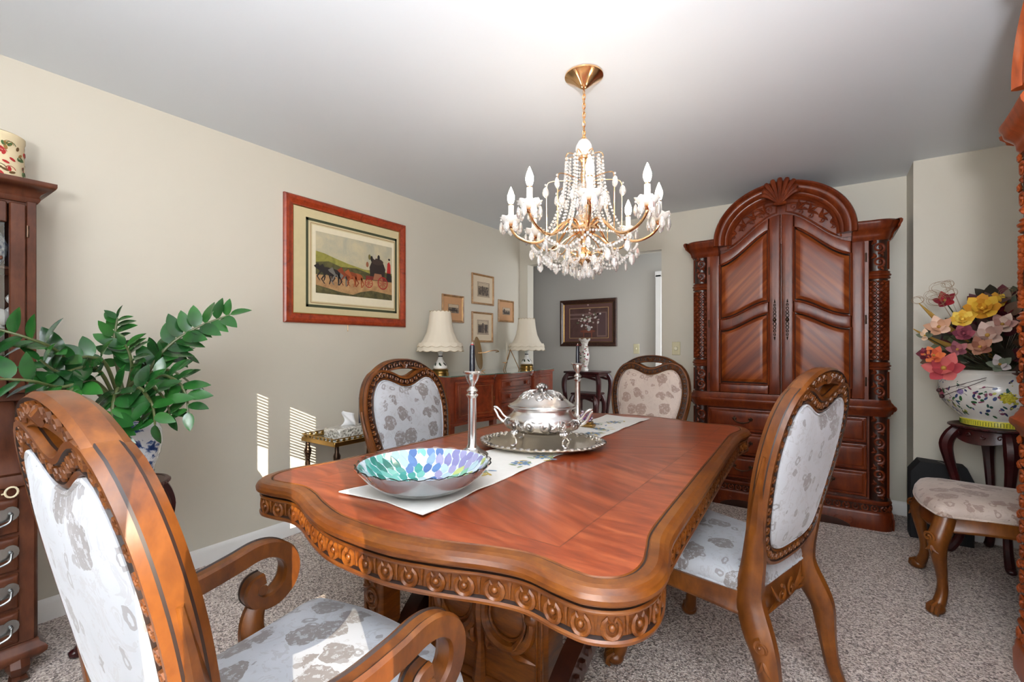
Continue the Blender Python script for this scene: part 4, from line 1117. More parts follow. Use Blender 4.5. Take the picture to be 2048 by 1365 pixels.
for (x0, x1, z0, z1, st, mm, lb) in ((3.49, 3.84, 1.632, 1.935, 0, crm, 'small gilt framed etching with cream mount, topmost of the four in the group'),
                                     (3.49, 3.825, 1.255, 1.558, 2, crm, 'small gilt framed etching of figures, lowest of the four, behind the round plate'),
                                     (3.07, 3.365, 1.437, 1.69, 1, tan, 'small framed etching on orange-tan mount, behind the nearer lamp shade'),
                                     (3.925, 4.205, 1.475, 1.71, 3, tan, 'small framed etching on tan mount nearest the room corner')):
    frame('framed_print', lb, x0, x1, z0, z1, TL, gold_f, .02, .016, mm, etching(x0, x1, z0, z1, st), G)
TF = lambda u, v, w: (u, 5.55-w, v)
def floral(b):
    X0, X1, Z0, Z1 = -3.0, -2.195, 1.217, 1.83
    q = lambda a, d: (lerp(X0, X1, a), lerp(Z0, Z1, d))
    def R(a, c, d, e, w): rect(b, *[q(a, 0)[0], q(c, 0)[0], q(0, d)[1], q(0, e)[1]], w)
    b.use(flat((196, 160, 110), .3)); R(.17, .86, .17, .82, .0062)
    b.use(mottled((74, 48, 44), (98, 66, 60), 8)); R(.18, .85, .18, .81, .0064)
    b.use(flat((126, 98, 92))); R(.18, .68, .66, .70, .0066); R(.18, .68, .58, .61, .0066); R(.66, .83, .20, .72, .0066)
    b.use(flat((92, 66, 66))); R(.68, .81, .23, .70, .0068)
    b.use(flat((128, 70, 52))); b.ell(*q(.50, .32), .11, .02, .0070, 16); R(.42, .44, .19, .32, .0069); R(.56, .58, .19, .32, .0069)
    b.use(flat((186, 180, 178))); b.ell(*q(.52, .38), .03, .035, .0072, 12)
    rg = random.Random(8)
    for i in range(60):
        a = rg.gauss(0, .10); d = rg.gauss(.0, .085); b.use(flat(rg.choice([(208, 196, 190), (176, 148, 140), (150, 100, 100), (96, 96, 70), (226, 218, 210)])))
        c = q(.50+a, .56+d); b.ell(c[0], c[1], .014, .012, .0073+i*.00001, 7)
frame('framed_print', 'flower vase print in wide dark ornate frame on the grey hall wall', -3.0, -2.195, 1.217, 1.83, TF, wood('ebony_frame', (34, 18, 12), (62, 34, 22), (88, 54, 36), (30, 30, 30)), .06, .026, flat((104, 70, 64)), floral)

# ------------------------------------------------------------------ on the table
t = thing('table_runner', 'cream embroidered table runner with flared pointed ends down the table middle', 'runner', (0, 0, 0))
def wR(s): return interp([(0, .178), (.05, .165), (.12, .155), (.5, .135), (.88, .130), (.96, .135), (1, .140)], s)
def RT(u, v, w):  # u across -1..1, v along 0..1
    y = lerp(.885, 2.835, v); endn = .0
    if v < .02: endn = -.0
    return (-1.058+u*wR(v), y+(.02*(abs(u)-.3) if v > .5 else -.03*(abs(u)-.5))*(1 if v in (0, 1) else 0), TZ+.003+w+.0035*max(0, sin(v*47+u*2))*abs(u)**3+(.004*(1-v/.06)*abs(u) if v < .06 else 0))
b = MB(linen)
for w0 in (0,): b.grid(lambda a, c: RT(a*2-1, c, 0), 16, 80)
for w0 in (0,): b.grid(lambda a, c: RT(1-a*2, c, -.002), 16, 80)
ed = [RT(-1, k/80, -.001) for k in range(81)]+[RT(k/8-1, 1, -.001) for k in range(1, 17)]+[RT(1, 1-k/80, -.001) for k in range(1, 81)]+[RT(1-k/8, 0, -.001) for k in range(1, 16)]
b.tube(ed, .0018, 5, closed=True, up=(0, 0, 1))
obj('cloth', b, t)
rg = random.Random(4)
ET = lambda u, v, w: RT(u/wR((v-.885)/1.95), max(0, min(1, (v-.885)/1.95)), w)
for cx0, cy in ((.10, 1.48), (.12, 1.61), (.04, 1.30), (.05, 2.34), (.03, 2.60), (-.04, 2.47), (.07, 2.20)):
    b = MB(); b.T = ET
    for i in range(16):
        a = rg.random()*6.28; r = rg.random()*.085; b.use(flat(rg.choice([(200, 172, 84), (140, 156, 110), (120, 146, 176), (208, 190, 120), (150, 170, 130)])))
        b.ell(cx0+r*.7*cos(a), cy+r*sin(a)*.8, .018, .006, .0007+i*.00003, 8, rg.random()*3)
    for i in range(7):
        a = i*2*pi/7; b.use(flat((104, 136, 170))); b.ell(cx0-.02+.022*cos(a), cy+.022*sin(a), .013, .007, .0013, 8, a)
    b.use(flat((214, 176, 80))); b.ell(cx0-.02, cy, .009, .009, .0015, 8)
    obj('embroidered_flower', b, t, smooth=0)

# glass bowl lined with coloured leaves
BX, BY = -1.035, 1.03; RTOP = TZ+.006
t = thing('glass_bowl', 'wide shallow glass bowl lined with teal and blue leaf pattern on the runner', 'bowl', (BX, BY, RTOP))
def brad(z): return interp([(0, .085), (.006, .105), (.02, .135), (.04, .163), (.06, .183), (.08, .199), (.088, .204)], z)
BZ = [0, .004, .01, .02, .03, .04, .05, .06, .07, .08, .088]
b = MB(clear_glass)
wav = lambda a, r, z, i: (r+(.004*cos(a*24)*max(0, (z-.06)/.03)), z+.003*sin(a*24)*max(0, (z-.06)/.03))
outp = [(.001, 0), (.07, .0), (.09, .003)]+[(brad(z)+.003, z) for z in BZ[1:]]
inp = [(brad(z)-.002, z+.001) for z in BZ[::-1][:-1]]+[(.08, .007), (.001, .007)]
b.lathe(outp+inp, 96, wave=wav); obj('bowl', b, t)
b = MB(); cols = [[(64, 150, 142), (36, 118, 108), (110, 180, 170)], [(88, 124, 176), (70, 104, 160), (130, 160, 200)], [(128, 126, 172), (150, 148, 186)], [(180, 192, 120), (120, 176, 150)]]
def IT(u, v, w):
    z = interp([(0, .0085), (.08, .009), (.105, .0145), (.135, .026), (.163, .044), (.183, .063), (.199, .0835), (.204, .090)], v)
    r = v-.0045-w; return (r*cos(u/.15), r*sin(u/.15), z+.0008)
b.T = IT
rg = random.Random(11)
white_f = NT('frosted_lining').set((206, 222, 232), .35)
b.use(white_f); b.grid(lambda u, v: (u*2*pi*.15, .02+v*.180, -.0015), 96, 14)
k_ = 0
for ring_, (rv, cnt, ln) in enumerate(((.050, 10, .034), (.083, 17, .036), (.114, 23, .036), (.143, 29, .036), (.170, 34, .036), (.192, 38, .022))):
    for i in range(cnt):
        a = 2*pi*(i+.5*(ring_ % 2))/cnt*.15; an = a/.15
        f = (sin(an*1+1.0)+1)/2*3.4+rg.uniform(-.5, .5)
        b.use(flat(rg.choice(cols[int(max(0, min(3, f)))] if rg.random() > .25 else [(206, 220, 228), (170, 196, 206)]), .2, coat=.6))
        w2 = 2*pi*.15/cnt*.47; tl = rg.choice((-1, 1))*.42; P = []
        for s in range(14):
            q = 2*pi*s/14; x = w2*sin(q)*abs(sin(q))**.7; y = -ln*.62*cos(q)
            P.append((a+(x+y*tl*.6*(.15/rv)), min(.200, rv+y)))
        b.poly([(x, y) for x, y in P], .0002+.0001*(k_ % 3)); k_ += 1
obj('leaf_lining', b, t, smooth=0)

# candlesticks and candles
def candlestick(label, x, y):
    t = thing('candlestick', label, 'candlestick', (x, y, RTOP), .5, 'silver column candlesticks on the table')
    b = MB(silver_old)
    def sqr(w, z, r=.25):
        n = 24; return [(w*max(-1, min(1, 1.25*cos(2*pi*i/n+pi/4)))*1.0, w*max(-1, min(1, 1.25*sin(2*pi*i/n+pi/4))), z) for i in range(n)]
    b.rings([sqr(.058, 0), sqr(.060, .005), sqr(.056, .012), sqr(.046, .018), sqr(.036, .026), sqr(.027, .034), sqr(.024, .040)]); obj('base', b, t)
    b = MB(silver)
    flut = lambda a, r, z, i: (r*(1-.07*abs(cos(a*6))) if 1 < i < 5 else r, z)
    b.lathe([(.022, .038), (.020, .046), (.0175, .052), (.0172, .10), (.0165, .235), (.0175, .240), (.023, .246), (.025, .250), (.020, .254), (.014, .258)], 48, wave=flut); obj('column', b, t)
    b = MB(silver)
    b.lathe([(.010, .256), (.020, .262), (.023, .268), (.016, .276), (.010, .284), (.012, .292), (.021, .306), (.026, .322), (.028, .334), (.036, .338), (.038, .342), (.034, .346), (.020, .347), (.014, .345), (.013, .33), (.001, .33)], 32, wave=lambda a, r, z, i: (r*(1+.04*cos(a*10)) if 5 < i < 9 else (r*(1+.02*cos(a*16)) if 9 <= i < 12 else r), z)); obj('candle_cup', b, t)
    c = thing('candle', 'dark navy candle with red tip in '+('the nearer tall silver candlestick' if y < 2 else 'the farther tall silver candlestick'), 'candle', (x, y, RTOP+.333), 0, 'navy taper candles')
    b = MB(NT('navy_wax').set((10, 15, 28), .3, coat=.3)); b.lathe([(.001, 0), (.0115, 0), (.012, .01), (.0105, .112), (.007, .118), (.001, .119)], 20); obj('wax', b, c)
    b = MB(flat((150, 40, 40))); b.lathe([(.008, .1175), (.006, .121), (.001, .122)], 16); b.use(flat((236, 232, 220))); b.tube([(0, 0, .120), (.001, 0, .130)], .0011, 6); obj('wick', b, c)
candlestick('tall fluted silver candlestick between the leaf bowl and the tureen', -1.185, 1.448)
candlestick('tall fluted silver candlestick at the far end of the runner behind the tureen', -1.232, 2.49)

# silver tray
TRX, TRY, TRA = -1.068, 1.80, .42
t = thing('serving_tray', 'oval silver tray with raised scrollwork rim under the tureen', 'tray', (TRX, TRY, RTOP), TRA)
b = MB(pewter)
b.lathe([(.001, .004), (.17, .004), (.205, .006), (.225, .012), (.262, .020), (.278, .024), (.284, .020), (.262, .012), (.225, .002), (.001, 0)], 96, ex=1, ey=.80, wave=lambda a, r, z, i: (r*(1+.012*cos(a*8)) if 3 <= i < 8 else r, z+(.0015*cos(a*56) if 3 < i < 7 else 0))); obj('plate', b, t)
b = MB(silver_old)
for i in range(56):
    a = 2*pi*i/56; r = .272*(1+.012*cos(a*8)); p = (r*cos(a), r*.80*sin(a), .0235)
    b.sphere(p, (.011, .009, .006), 8, 5)
    r = .248; b.T = lambda u, v, w, a=a, r=r: ((r+v)*cos(a+u/r), (r+v)*.8*sin(a+u/r), .019+w+v*.2)
    if i % 2 == 0: spiral(b, 0, 0, .012, .003, 0, 5.5 if i % 4 else -5.5, .0034, 10, 5, 0)
    b.T = None
obj('scrolled_rim', b, t)

# tureen
t = thing('soup_tureen', 'ornate silver lidded tureen with two scroll handles standing on the oval tray', 'tureen', (TRX, TRY, RTOP+.005), TRA-.05)
EX, EY = 1.0, .80
bp = [(.06, .050), (.10, .052), (.135, .062), (.158, .080), (.166, .100), (.160, .118), (.146, .132), (.136, .142), (.132, .152), (.138, .160), (.152, .166), (.156, .170), (.150, .173)]
b = MB(silver); b.lathe([(.001, .050)]+bp+[(.001, .172)], 72, ex=EX, ey=EY, wave=lambda a, r, z, i: (r*(1+.015*cos(a*10)) if 2 < i < 7 else r, z)); bod = obj('body', b, t)
def TT_(u, v, w):
    r = interp([(z, r) for r, z in bp], v)+w; a = u/.16; return (EX*r*cos(a), EY*r*sin(a), v)
b = MB(silver_old); b.T = TT_
n = 14
for i in range(n):
    u = 2*pi*.16*i/n; sg = 1 if i % 2 else -1
    spiral(b, u, .092, .022, .005, radians(90), radians(90+sg*430), .008, 16, 6, .001)
    petals(b, u+.015*sg, .078, radians(90-sg*50), .045, .007, 3, 1.0, .001)
    petals(b, u-.01*sg, .118, radians(-90-sg*40), .03, .004, 2, .9, .001)
obj('chased_scrolls', b, bod)
b = MB(silver); lp = [(.150, .173), (.150, .178), (.140, .182), (.126, .190), (.110, .204), (.09, .218), (.06, .232), (.03, .240), (.001, .242)]
b.lathe(lp, 72, ex=EX, ey=EY); lid = obj('lid', b, t)
def LT(u, v, w):   # v = radius
    z = interp([(r, z) for r, z in lp[::-1]], v)+w; a = u/.1; return (EX*v*cos(a), EY*v*sin(a), z)
b = MB(silver_old); b.T = LT
for i in range(12):
    u = 2*pi*.1*i/12; sg = 1 if i % 2 else -1
    spiral(b, u, .092, .018, .004, 0, sg*7, .0075, 14, 6, .001); petals(b, u+.01*sg, .06, radians(90-sg*30), .05, .007, 3, .9, .002)
    b.tube([(u, .03, .001), (u+.012*sg, .055, .004), (u, .075, .002)], [.003, .006, .003], 6)
obj('chased_scrolls', b, lid)
b = MB(silver_old); rg = random.Random(5)
b.tube([(0, 0, .238), (0, 0, .25)], [.010, .014], 10)
for i in range(14):
    a = i*2.4; r = .018*sqrt(i/14); b.sphere((r*cos(a)*1.2, r*sin(a), .256+.012*(1-i/14)), (.009, .009, .008), 8, 6)
for i in range(8):
    a = i*pi/4; b.leaf((.012*cos(a), .012*sin(a), .250), (cos(a), sin(a), .25), (0, 0, 1), .022, .016)
obj('rose_finial', b, lid)
for sx in (-1, 1):
    b = MB(silver); Q = catmull([(sx*.150, 0, .088), (sx*.178, 0, .094), (sx*.200, 0, .112), (sx*.212, 0, .135), (sx*.222, 0, .152), (sx*.215, 0, .160), (sx*.198, 0, .148), (sx*.180, 0, .125), (sx*.160, 0, .110)], 4)
    b.tube(Q, [.006, .008, .007, .006, .006, .005], 8); b.sphere((sx*.219, 0, .160), (.009, .011, .007), 8, 6); b.leaf((sx*.185, 0, .10), (sx*.6, 0, .5), (-sx*.6, 0, .6), .035, .02, .1); obj('handle', b, t)
for sx in (-1, 1):
    for sy in (-1, 1):
        b = MB(silver); Q = catmull([(sx*.095, sy*.072, .072), (sx*.112, sy*.086, .055), (sx*.104, sy*.080, .035), (sx*.102, sy*.078, .015), (sx*.112, sy*.086, .004)], 4)
        b.tube(Q, [.013, .012, .006, .005, .009], 8); b.sphere((sx*.115, sy*.088, .006), (.013, .011, .006), 8, 6)
        for k in (-1, 1): b.sphere((sx*.108+k*.012, sy*.084-k*sx*sy*.010, .062), (.008, .008, .008), 8, 5)
        obj('foot', b, t)
# amethyst
t = thing('amethyst_cluster', 'small purple amethyst crystal cluster on the runner just right of the tureen', 'crystal', (-1.105, 2.36, RTOP))
b = MB(brass_old); b.box((0, 0, .008), (.075, .05, .016), .004); b.box((0, 0, .022), (.055, .038, .012), .003); obj('base', b, t)
b = MB(flat((120, 92, 84))); b.sphere((0, 0, .058), (.036, .02, .032), 12, 8); b.use(NT('amethyst_stone').set((126, 96, 140), .12, coat=.6)); rg = random.Random(2)
for i in range(46):
    a = rg.uniform(0, 2*pi); r = .033*sqrt(rg.random()); c = Vector((r*cos(a), -.012, .060+r*sin(a)))
    d = Vector((r*cos(a)*8, -1+rg.uniform(-.3, .1), r*sin(a)*8)).normalized()
    if i % 3 == 0: b.use(flat((206, 190, 204), .15))
    else: b.use(flat((120, 84, 130), .15, coat=.6))
    L = rg.uniform(.010, .02); b.tube([c, c+d*L*.65, c+d*L], [.0055, .005, .0006], 6)
obj('crystals', b, t, smooth=0)

# ------------------------------------------------------------------ brass gallery table by the left wall
t = thing('tray_table', 'low brass gallery tray table by the left wall holding a tissue box', 'side table', (-2.58, 1.93, 0), 0)
b = MB(flat((150, 160, 150), .08, coat=1.0)); b.box((0, 0, .628), (.34, .52, .012), .003); obj('tray_top', b, t)
b = MB(brass_old)
for sx in (-1, 1): b.box((sx*.17, 0, .632), (.006, .53, .028), .002)
for sy in (-1, 1): b.box((0, sy*.262, .632), (.34, .006, .028), .002)
for sx in (-1, 1):
    for k in range(13): b.sphere((sx*.170, -.24+k*.04, .652), (.004, .013, .010), 8, 6)
for sy in (-1, 1):
    for k in range(8): b.sphere((-.14+k*.04, sy*.262, .652), (.013, .004, .010), 8, 6)
for sx in (-1, 1):
    b.tube([(sx*.17, -.262, .663), (sx*.17, .262, .663)], .003, 6)
for sy in (-1, 1): b.tube([(-.17, sy*.262, .663), (.17, sy*.262, .663)], .003, 6)
obj('gallery_rim', b, t)
for sx in (-1, 1):
    for sy in (-1, 1):
        b = MB(flat((70, 58, 36), .3, metallic=0)) if False else MB(bronze)
        b.lathe([(.001, 0), (.012, 0), (.016, .03), (.011, .06), (.012, .30), (.018, .33), (.012, .36), (.016, .45), (.012, .50), (.020, .54), (.022, .56), (.013, .58), (.013, .62)], 16, (sx*.15, sy*.235, 0)); obj('leg', b, t)
t = thing('tissue_box', 'pressed glass tissue box with a white tissue standing up on the brass tray table', 'tissue box', (-2.56, 1.86, .6345), .1)
cut = NT('pressed_glass'); cv = cut.n('TexVoronoi', Scale=60.0); cut.l(cut.co(), cv.inputs['Vector']); cut.bump(cv.outputs['Distance'], .8, .01)
gl = cut.set(cut.ramp(cv.outputs['Distance'], [(.1, (150, 146, 136)), (.6, (216, 212, 202))]), .12, coat=.8)
b = MB(gl); b.box((0, 0, .035), (.14, .25, .07), .008); b.box((0, 0, .004), (.15, .26, .008), .003); obj('box', b, t)
b = MB(flat((240, 240, 240), .85))
b.grid(lambda u, v: ((u-.5)*.06*(1-.3*v)+.012*sin(v*5), (v*.0-.03+.09*(u))*(1-.35*v)+.02*sin(v*3+u*4), .066+.10*v*(1-.35*abs(u-.4))), 10, 10); o = obj('tissue', b, t)
o.modifiers.new('s', 'SOLIDIFY').thickness = .002
t = thing('book', 'dark navy book standing upright on the brass tray table behind the chair', 'book', (-2.60, 2.07, .6345), .15)
b = MB(flat((30, 36, 66), .4)); b.box((0, 0, .115), (.17, .035, .23), .003); obj('cover', b, t)
b = MB(flat((226, 222, 210))); b.box((.006, 0, .116), (.168, .027, .222), .001); obj('pages', b, t)
b = MB(flat((206, 200, 186)))
for k in range(6): b.box((.0865, 0, .05+.028*k), (.0012, .012, .016), .0003)
obj('spine_lettering', b, t)

# ------------------------------------------------------------------ secretary cabinet at left
LX = -2.415
t = thing('secretary_desk', 'tall brown secretary cabinet with glazed door and drawers at the left edge', 'cabinet', (0, 0, 0))
y0, y1 = -.62, .425
b = MB(wood_sec)
b.box(((XL+LX)/2+.006, (y0+y1)/2, .42), (LX-XL-.012, y1-y0, .58), .012)
P = [(XL+.012, y0, .71), (LX, y0, .71), (LX, y0, .735), (-2.60, y0, 1.01), (XL+.012, y0, 1.01)]
b.rings([P, [(p[0], y1-.0, p[2]) for p in P]]); o = obj('lower_case', b, t); fixnormals(o)
b = MB(wood_sec)
b.sweep([(-.2, .0), (.0, .0), (.02, .02), (.022, .035), (.016, .045), (.004, .055), (0, .07), (-.2, .07)], [(XL+.012, y0, .07), (LX, y0, .07), (LX, y1, .07), (XL+.012, y1, .07)]); o = obj('base_moulding', b, t); fixnormals(o)
for yy in (y0+.05, y1-.05):
    for xx in (LX-.03, XL+.06):
        b = MB(wood_sec); b.tube(catmull([(xx, yy, .09), (xx+.03, yy, .06), (xx+.01, yy, .03), (xx+.03, yy, .0)], 4), [.035, .035, .022, .03], 8); obj('foot', b, t)
zs = [.145, .27, .405, .54, .68]
for i in range(4):
    b = MB(wood_sec); b.T = lambda u, v, w: (LX+w, u, v)
    b.panel(y0+.04, y1-.05, zs[i]+.005, zs[i+1]-.005, [(0, 0), (.004, .014), (.008, .018), (.02, .020)], -.01, 8, 2); o = obj('drawer', b, t); fixnormals(o)
    for yy in (y0+.25, .315):
        b = MB(nickel); b.T = lambda u, v, w, yy=yy, i=i: (LX+.02+w, yy+u, (zs[i]+zs[i+1])/2+v)
        b.ell(0, .008, .05, .024, .001, 20, 0, .002)
        for s in (-1, 1): b.sphere((s*.036, .01, .01), (.007, .007, .012), 8, 6); b.ell(s*.036, .012, .022, .026, .001, 14, 0, .0025)
        b.tube(catmull([(-.036, .01, .02), (-.03, -.012, .026), (0, -.022, .028), (.03, -.012, .026), (.036, .01, .02)], 4), .004, 7); obj('handle', b, o)
b = MB(wood_sec); b.T = lambda u, v, w: (lerp(LX, -2.60, v)+w*.83, u, lerp(.735, 1.01, v)+w*.56)
b.panel(y0+.03, y1-.03, .05, .97, [(0, 0), (.01, .012), (.02, .014)], -.01, 4, 2); o = obj('slant_lid', b, t); fixnormals(o)
b = MB(flat((226, 214, 180), .4)); b.tube([(LX+.03, .352+.016*cos(a), .700+.018*sin(a)) for a in [radians(d) for d in range(0, 360, 24)]], .0035, 6, closed=True)
b.tube([(LX+.02, .33, .695), (LX+.03, .338, .698)], .003, 6); obj('key_tag', b, t)
UX, UY1 = -2.575, .446
b = MB(wood_sec)
b.box((XL+.02, (y0+UY1)/2, 1.40), (.016, UY1-y0, .76), .002)
for yy in (y0+.01, UY1-.01): b.box(((XL+UX)/2, yy, 1.40), (UX-XL-.015, .02, .78), .003)
for zz in (1.02, 1.775): b.box(((XL+UX)/2, (y0+UY1)/2, zz), (UX-XL-.015, UY1-y0, .03), .003)
b.box((UX-.0, UY1-.014, 1.40), (.025, .028, .76), .003)
for zz in (1.28, 1.52): b.box(((XL+UX)/2-.01, (y0+UY1)/2, zz), (UX-XL-.06, UY1-y0-.04, .012), .002)
obj('upper_case', b, t)
b = MB(wood_sec); b.sweep([(-.2, 0), (.004, 0), (.010, .01), (.012, .018), (.008, .026), (.012, .036), (.030, .052), (.048, .060), (.052, .068), (.052, .082), (-.2, .082)], [(XL+.012, y0, 1.775), (UX, y0, 1.775), (UX, UY1, 1.775), (XL+.012, UY1, 1.775)]); o = obj('cornice', b, t); fixnormals(o)
for (a, c_) in ((y0+.02, -.105), (-.095, UY1-.030)):
    d = bpy.data.objects.new('door', None); link(d, t)
    b = MB(wood_sec)
    for yy in (a+.022, c_-.022): b.box((UX+.008, yy, 1.40), (.022, .044, .73), .004)
    for zz in (1.075, 1.725): b.box((UX+.008, (a+c_)/2, zz), (.0215, c_-a-.1, .08), .004)
    b.box((UX+.006, (a+c_)/2, 1.55), (.016, c_-a-.12, .014), .003); b.box((UX+.006, (a+c_)/2, 1.26), (.016, c_-a-.12, .014), .003)
    b.box((UX+.006, (a+c_)/2, 1.40), (.016, .014, .66), .003)
    obj('door_frame', b, d)
    b = MB(clear_glass); b.box((UX+.004, (a+c_)/2, 1.40), (.004, c_-a-.11, .63), .0005); obj('glass_pane', b, d)
    for zh in (1.17, 1.66): b = MB(bronze); b.tube([(UX+.021, c_+.004, zh-.022), (UX+.021, c_+.004, zh+.022)], .004, 8); obj('hinge', b, d)
t = thing('porcelain_vase', 'white porcelain vase with blue flowers behind the glass of the left secretary cabinet', 'vase', (-2.70, .34, 1.526))
bluew = mottled((50, 74, 120), (226, 230, 236), 60, .2)
b = MB(bluew); b.lathe([(.001, 0), (.03, 0), (.028, .01), (.045, .05), (.05, .09), (.035, .13), (.02, .15), (.026, .17), (.001, .17)], 24); obj('body', b, t)
t = thing('bird_figurine', 'white porcelain bird figurine inside the left secretary cabinet', 'figurine', (-2.68, .35, 1.286))
b = MB(porcelain); b.sphere((0, 0, .045), (.03, .055, .035), 14, 10); b.tube(catmull([(0, .03, .05), (0, .055, .09), (0, .04, .12), (0, .06, .135)], 4), [.02, .013, .012, .010], 8); b.tube([(0, .06, .135), (0, .085, .13)], [.008, .002], 6); b.tube([(0, -.04, .05), (0, -.09, .075)], [.022, .004], 8); obj('body', b, t); b = MB(porcelain); b.lathe([(.001, 0), (.03, 0), (.02, .015), (.001, .02)], 16); obj('base', b, t)
t = thing('decorated_tin', 'cream tin painted with red and green flowers on top of the left cabinet', 'tin', (-2.68, .345, 1.858)); t.scale = (1, 1, .80)
b = MB(flat((222, 206, 168), .5)); b.lathe([(.001, 0), (.085, 0), (.088, .004), (.086, .008), (.086, .20), (.089, .205), (.089, .225), (.080, .232), (.001, .232)], 40); obj('body', b, t)
b = MB(); rg = random.Random(7)
for i in range(70):
    a = rg.uniform(-1.6, 1.9); z = rg.uniform(.02, .19)
    b.T = lambda u, v, w, a=a, z=z: ((.0865+w)*cos(a+u/.0865), (.0865+w)*sin(a+u/.0865), z+v)
    b.use(flat(rg.choice([(170, 36, 34), (64, 96, 50), (64, 96, 50), (150, 110, 50), (96, 70, 30)]))); b.ell(0, 0, .012, .006, .0006, 9, rg.random()*3)
    if i % 4 == 0: b.tube([(.02*cos(k*.6)*(1-k*.1), .02*sin(k*.6)*(1-k*.1), .0006) for k in range(8)], .0013, 4)
obj('painted_flowers', b, t, smooth=0)

# ------------------------------------------------------------------ plant stand, pot and plant
PX, PY = -2.35, .66
def plant_stand(label, loc, H_, R_, rz=0, nm='plant_stand', nl=5, low=True, rd=.022):
    t = thing(nm, label, 'stand', loc, rz)
    b = MB(wood_rose); b.lathe([(.001, H_-.022), (R_*.86, H_-.022), (R_*.93, H_-.016), (R_, H_-.012), (R_, H_-.004), (R_*.97, H_), (R_*.9, H_), (R_*.88, H_-.003), (.001, H_-.003)], 48, wave=lambda a, r, z, i: (r*(1+.010*cos(a*nl)), z)); top = obj('top', b, t)
    b = MB(wood_rose)
    for i in range(48): a = 2*pi*i/48; b.sphere((R_*.985*cos(a), R_*.985*sin(a), H_-.008), (.006, .006, .006), 6, 4)
    obj('beaded_edge', b, top)
    b = MB(wood_rose); b.lathe([(R_*.80, H_-.022), (R_*.80, H_-.05), (R_*.86, H_-.075), (R_*.83, H_-.078), (R_*.74, H_-.05), (R_*.74, H_-.022)], 60, wave=lambda a, r, z, i: (r, z-(.025*(abs(sin(a*nl/2))) if i in (2, 3) else 0)), cap=False)
    for i in range(nl*4):
        a = 2*pi*(i+.5)/(nl*4); b.T = lambda u, v, w, a=a: ((R_*.83+w)*cos(a+u/R_), (R_*.83+w)*sin(a+u/R_), H_-.052+v)
        spiral(b, 0, 0, .016, .004, 0, 6 if i % 2 else -6, .005, 12, 5, .0)
    obj('carved_apron', b, t)
    for i in range(nl):
        a = 2*pi*i/nl; b = MB(wood_rose); ca, sa = cos(a), sin(a)
        P = catmull([(R_*k*ca, R_*k*sa, z) for k, z in ((.80, H_-.025), (.95, H_-.07), (1.04, H_-.13), (.98, H_-.22), (.80, H_*.50), (.70, H_*.28), (.76, .10), (.92, .03), (1.0, .012))], 4)
        b.tube(P, [rd*1.0, rd*1.25, rd*1.3, rd, rd*.8, rd*.75, rd*.8, rd*.9, rd*.8], 8, up=(0, 0, 1) if False else (-sa, ca, 0)); b.sphere((R_*1.02*ca, R_*1.02*sa, .018), (.022, .022, .018), 8, 6); obj('leg', b, t)
    if low:
        b = MB(wood_rose); b.lathe([(.001, .13), (R_*.72, .13), (R_*.75, .137), (R_*.72, .145), (.001, .145)], 32); obj('shelf', b, t)
    return t
plant_stand('dark red carved wooden stand under the blue and white plant pot', (PX, PY, 0), .665, .150, .4)
def willow():
    m = NT('blue_white_porcelain'); co = m.co(); x, y, z = m.sep(co)
    a = m.noise(26, 5, co, .7, 1.0); v = m.n('TexVoronoi', Scale=17.0); m.l(co, v.inputs['Vector'])
    f = m.math('ADD', m.math('MULTIPLY', a, .8), m.math('MULTIPLY', v.outputs['Distance'], .35))
    c = m.ramp(f, [(.47, (28, 52, 106)), (.53, (84, 112, 162)), (.575, (216, 222, 230)), (1, (228, 232, 236))])
    bnd = m.ramp(m.math('FRACT', m.math('MULTIPLY', z, 8.0)), [(.0, (0, 0, 0)), (.44, (0, 0, 0)), (.46, (1, 1, 1)), (.56, (1, 1, 1)), (.58, (0, 0, 0))], 'CONSTANT')
    return m.set(m.mix(m.math('MULTIPLY', bnd, .25), c, (220, 226, 234)), .12, coat=.6)
t = thing('flower_pot', 'blue and white patterned porcelain pot holding the glossy green plant', 'pot', (PX, PY, .665))
b = MB(willow()); b.lathe([(.001, 0), (.085, 0), (.092, .006), (.094, .03), (.10, .06), (.118, .11), (.126, .16), (.122, .21), (.108, .245), (.102, .255), (.108, .262), (.110, .272), (.102, .275), (.094, .268), (.09, .24), (.001, .235)], 56); pt = obj('body', b, t)
b = MB(flat((52, 80, 140), .15, coat=.6))
for r, z in ((.0955, .026), (.0965, .036), (.108, .243), (.1045, .251)): b.tube([(r*cos(a), r*sin(a), z) for a in [2*pi*i/56 for i in range(56)]], .0016, 5, closed=True)
obj('painted_bands', b, pt)
b = MB(flat((60, 44, 34), .95)); b.lathe([(.001, .236), (.09, .236), (.088, .246), (.001, .25)], 24); obj('soil', b, t)
def inv(px, py, d):
    s, c = sin(YAW), cos(YAW); tt = (px-1024)/FPX; return Vector(((-s+tt*c)*d, (c+tt*s)*d, CAMH+(HY-py)/FPX*d))
zleaf = NT('glossy_leaf'); ln_ = zleaf.noise(8, 2); zleaf_m = zleaf.set(zleaf.ramp(ln_, [(.35, (24, 70, 28)), (.65, (48, 108, 42))]), .22, coat=.4)
zl2 = NT('glossy_leaf_dark'); ln_ = zl2.noise(8, 2); zl2_m = zl2.set(zl2.ramp(ln_, [(.35, (22, 58, 26)), (.65, (40, 92, 40))]), .22, coat=.4)
t = thing('potted_plant', 'glossy green plant with long arching leafy stems in the blue and white pot', 'plant', (PX, PY, .905))
base = Vector((PX, PY, .905)); rg = random.Random(21)
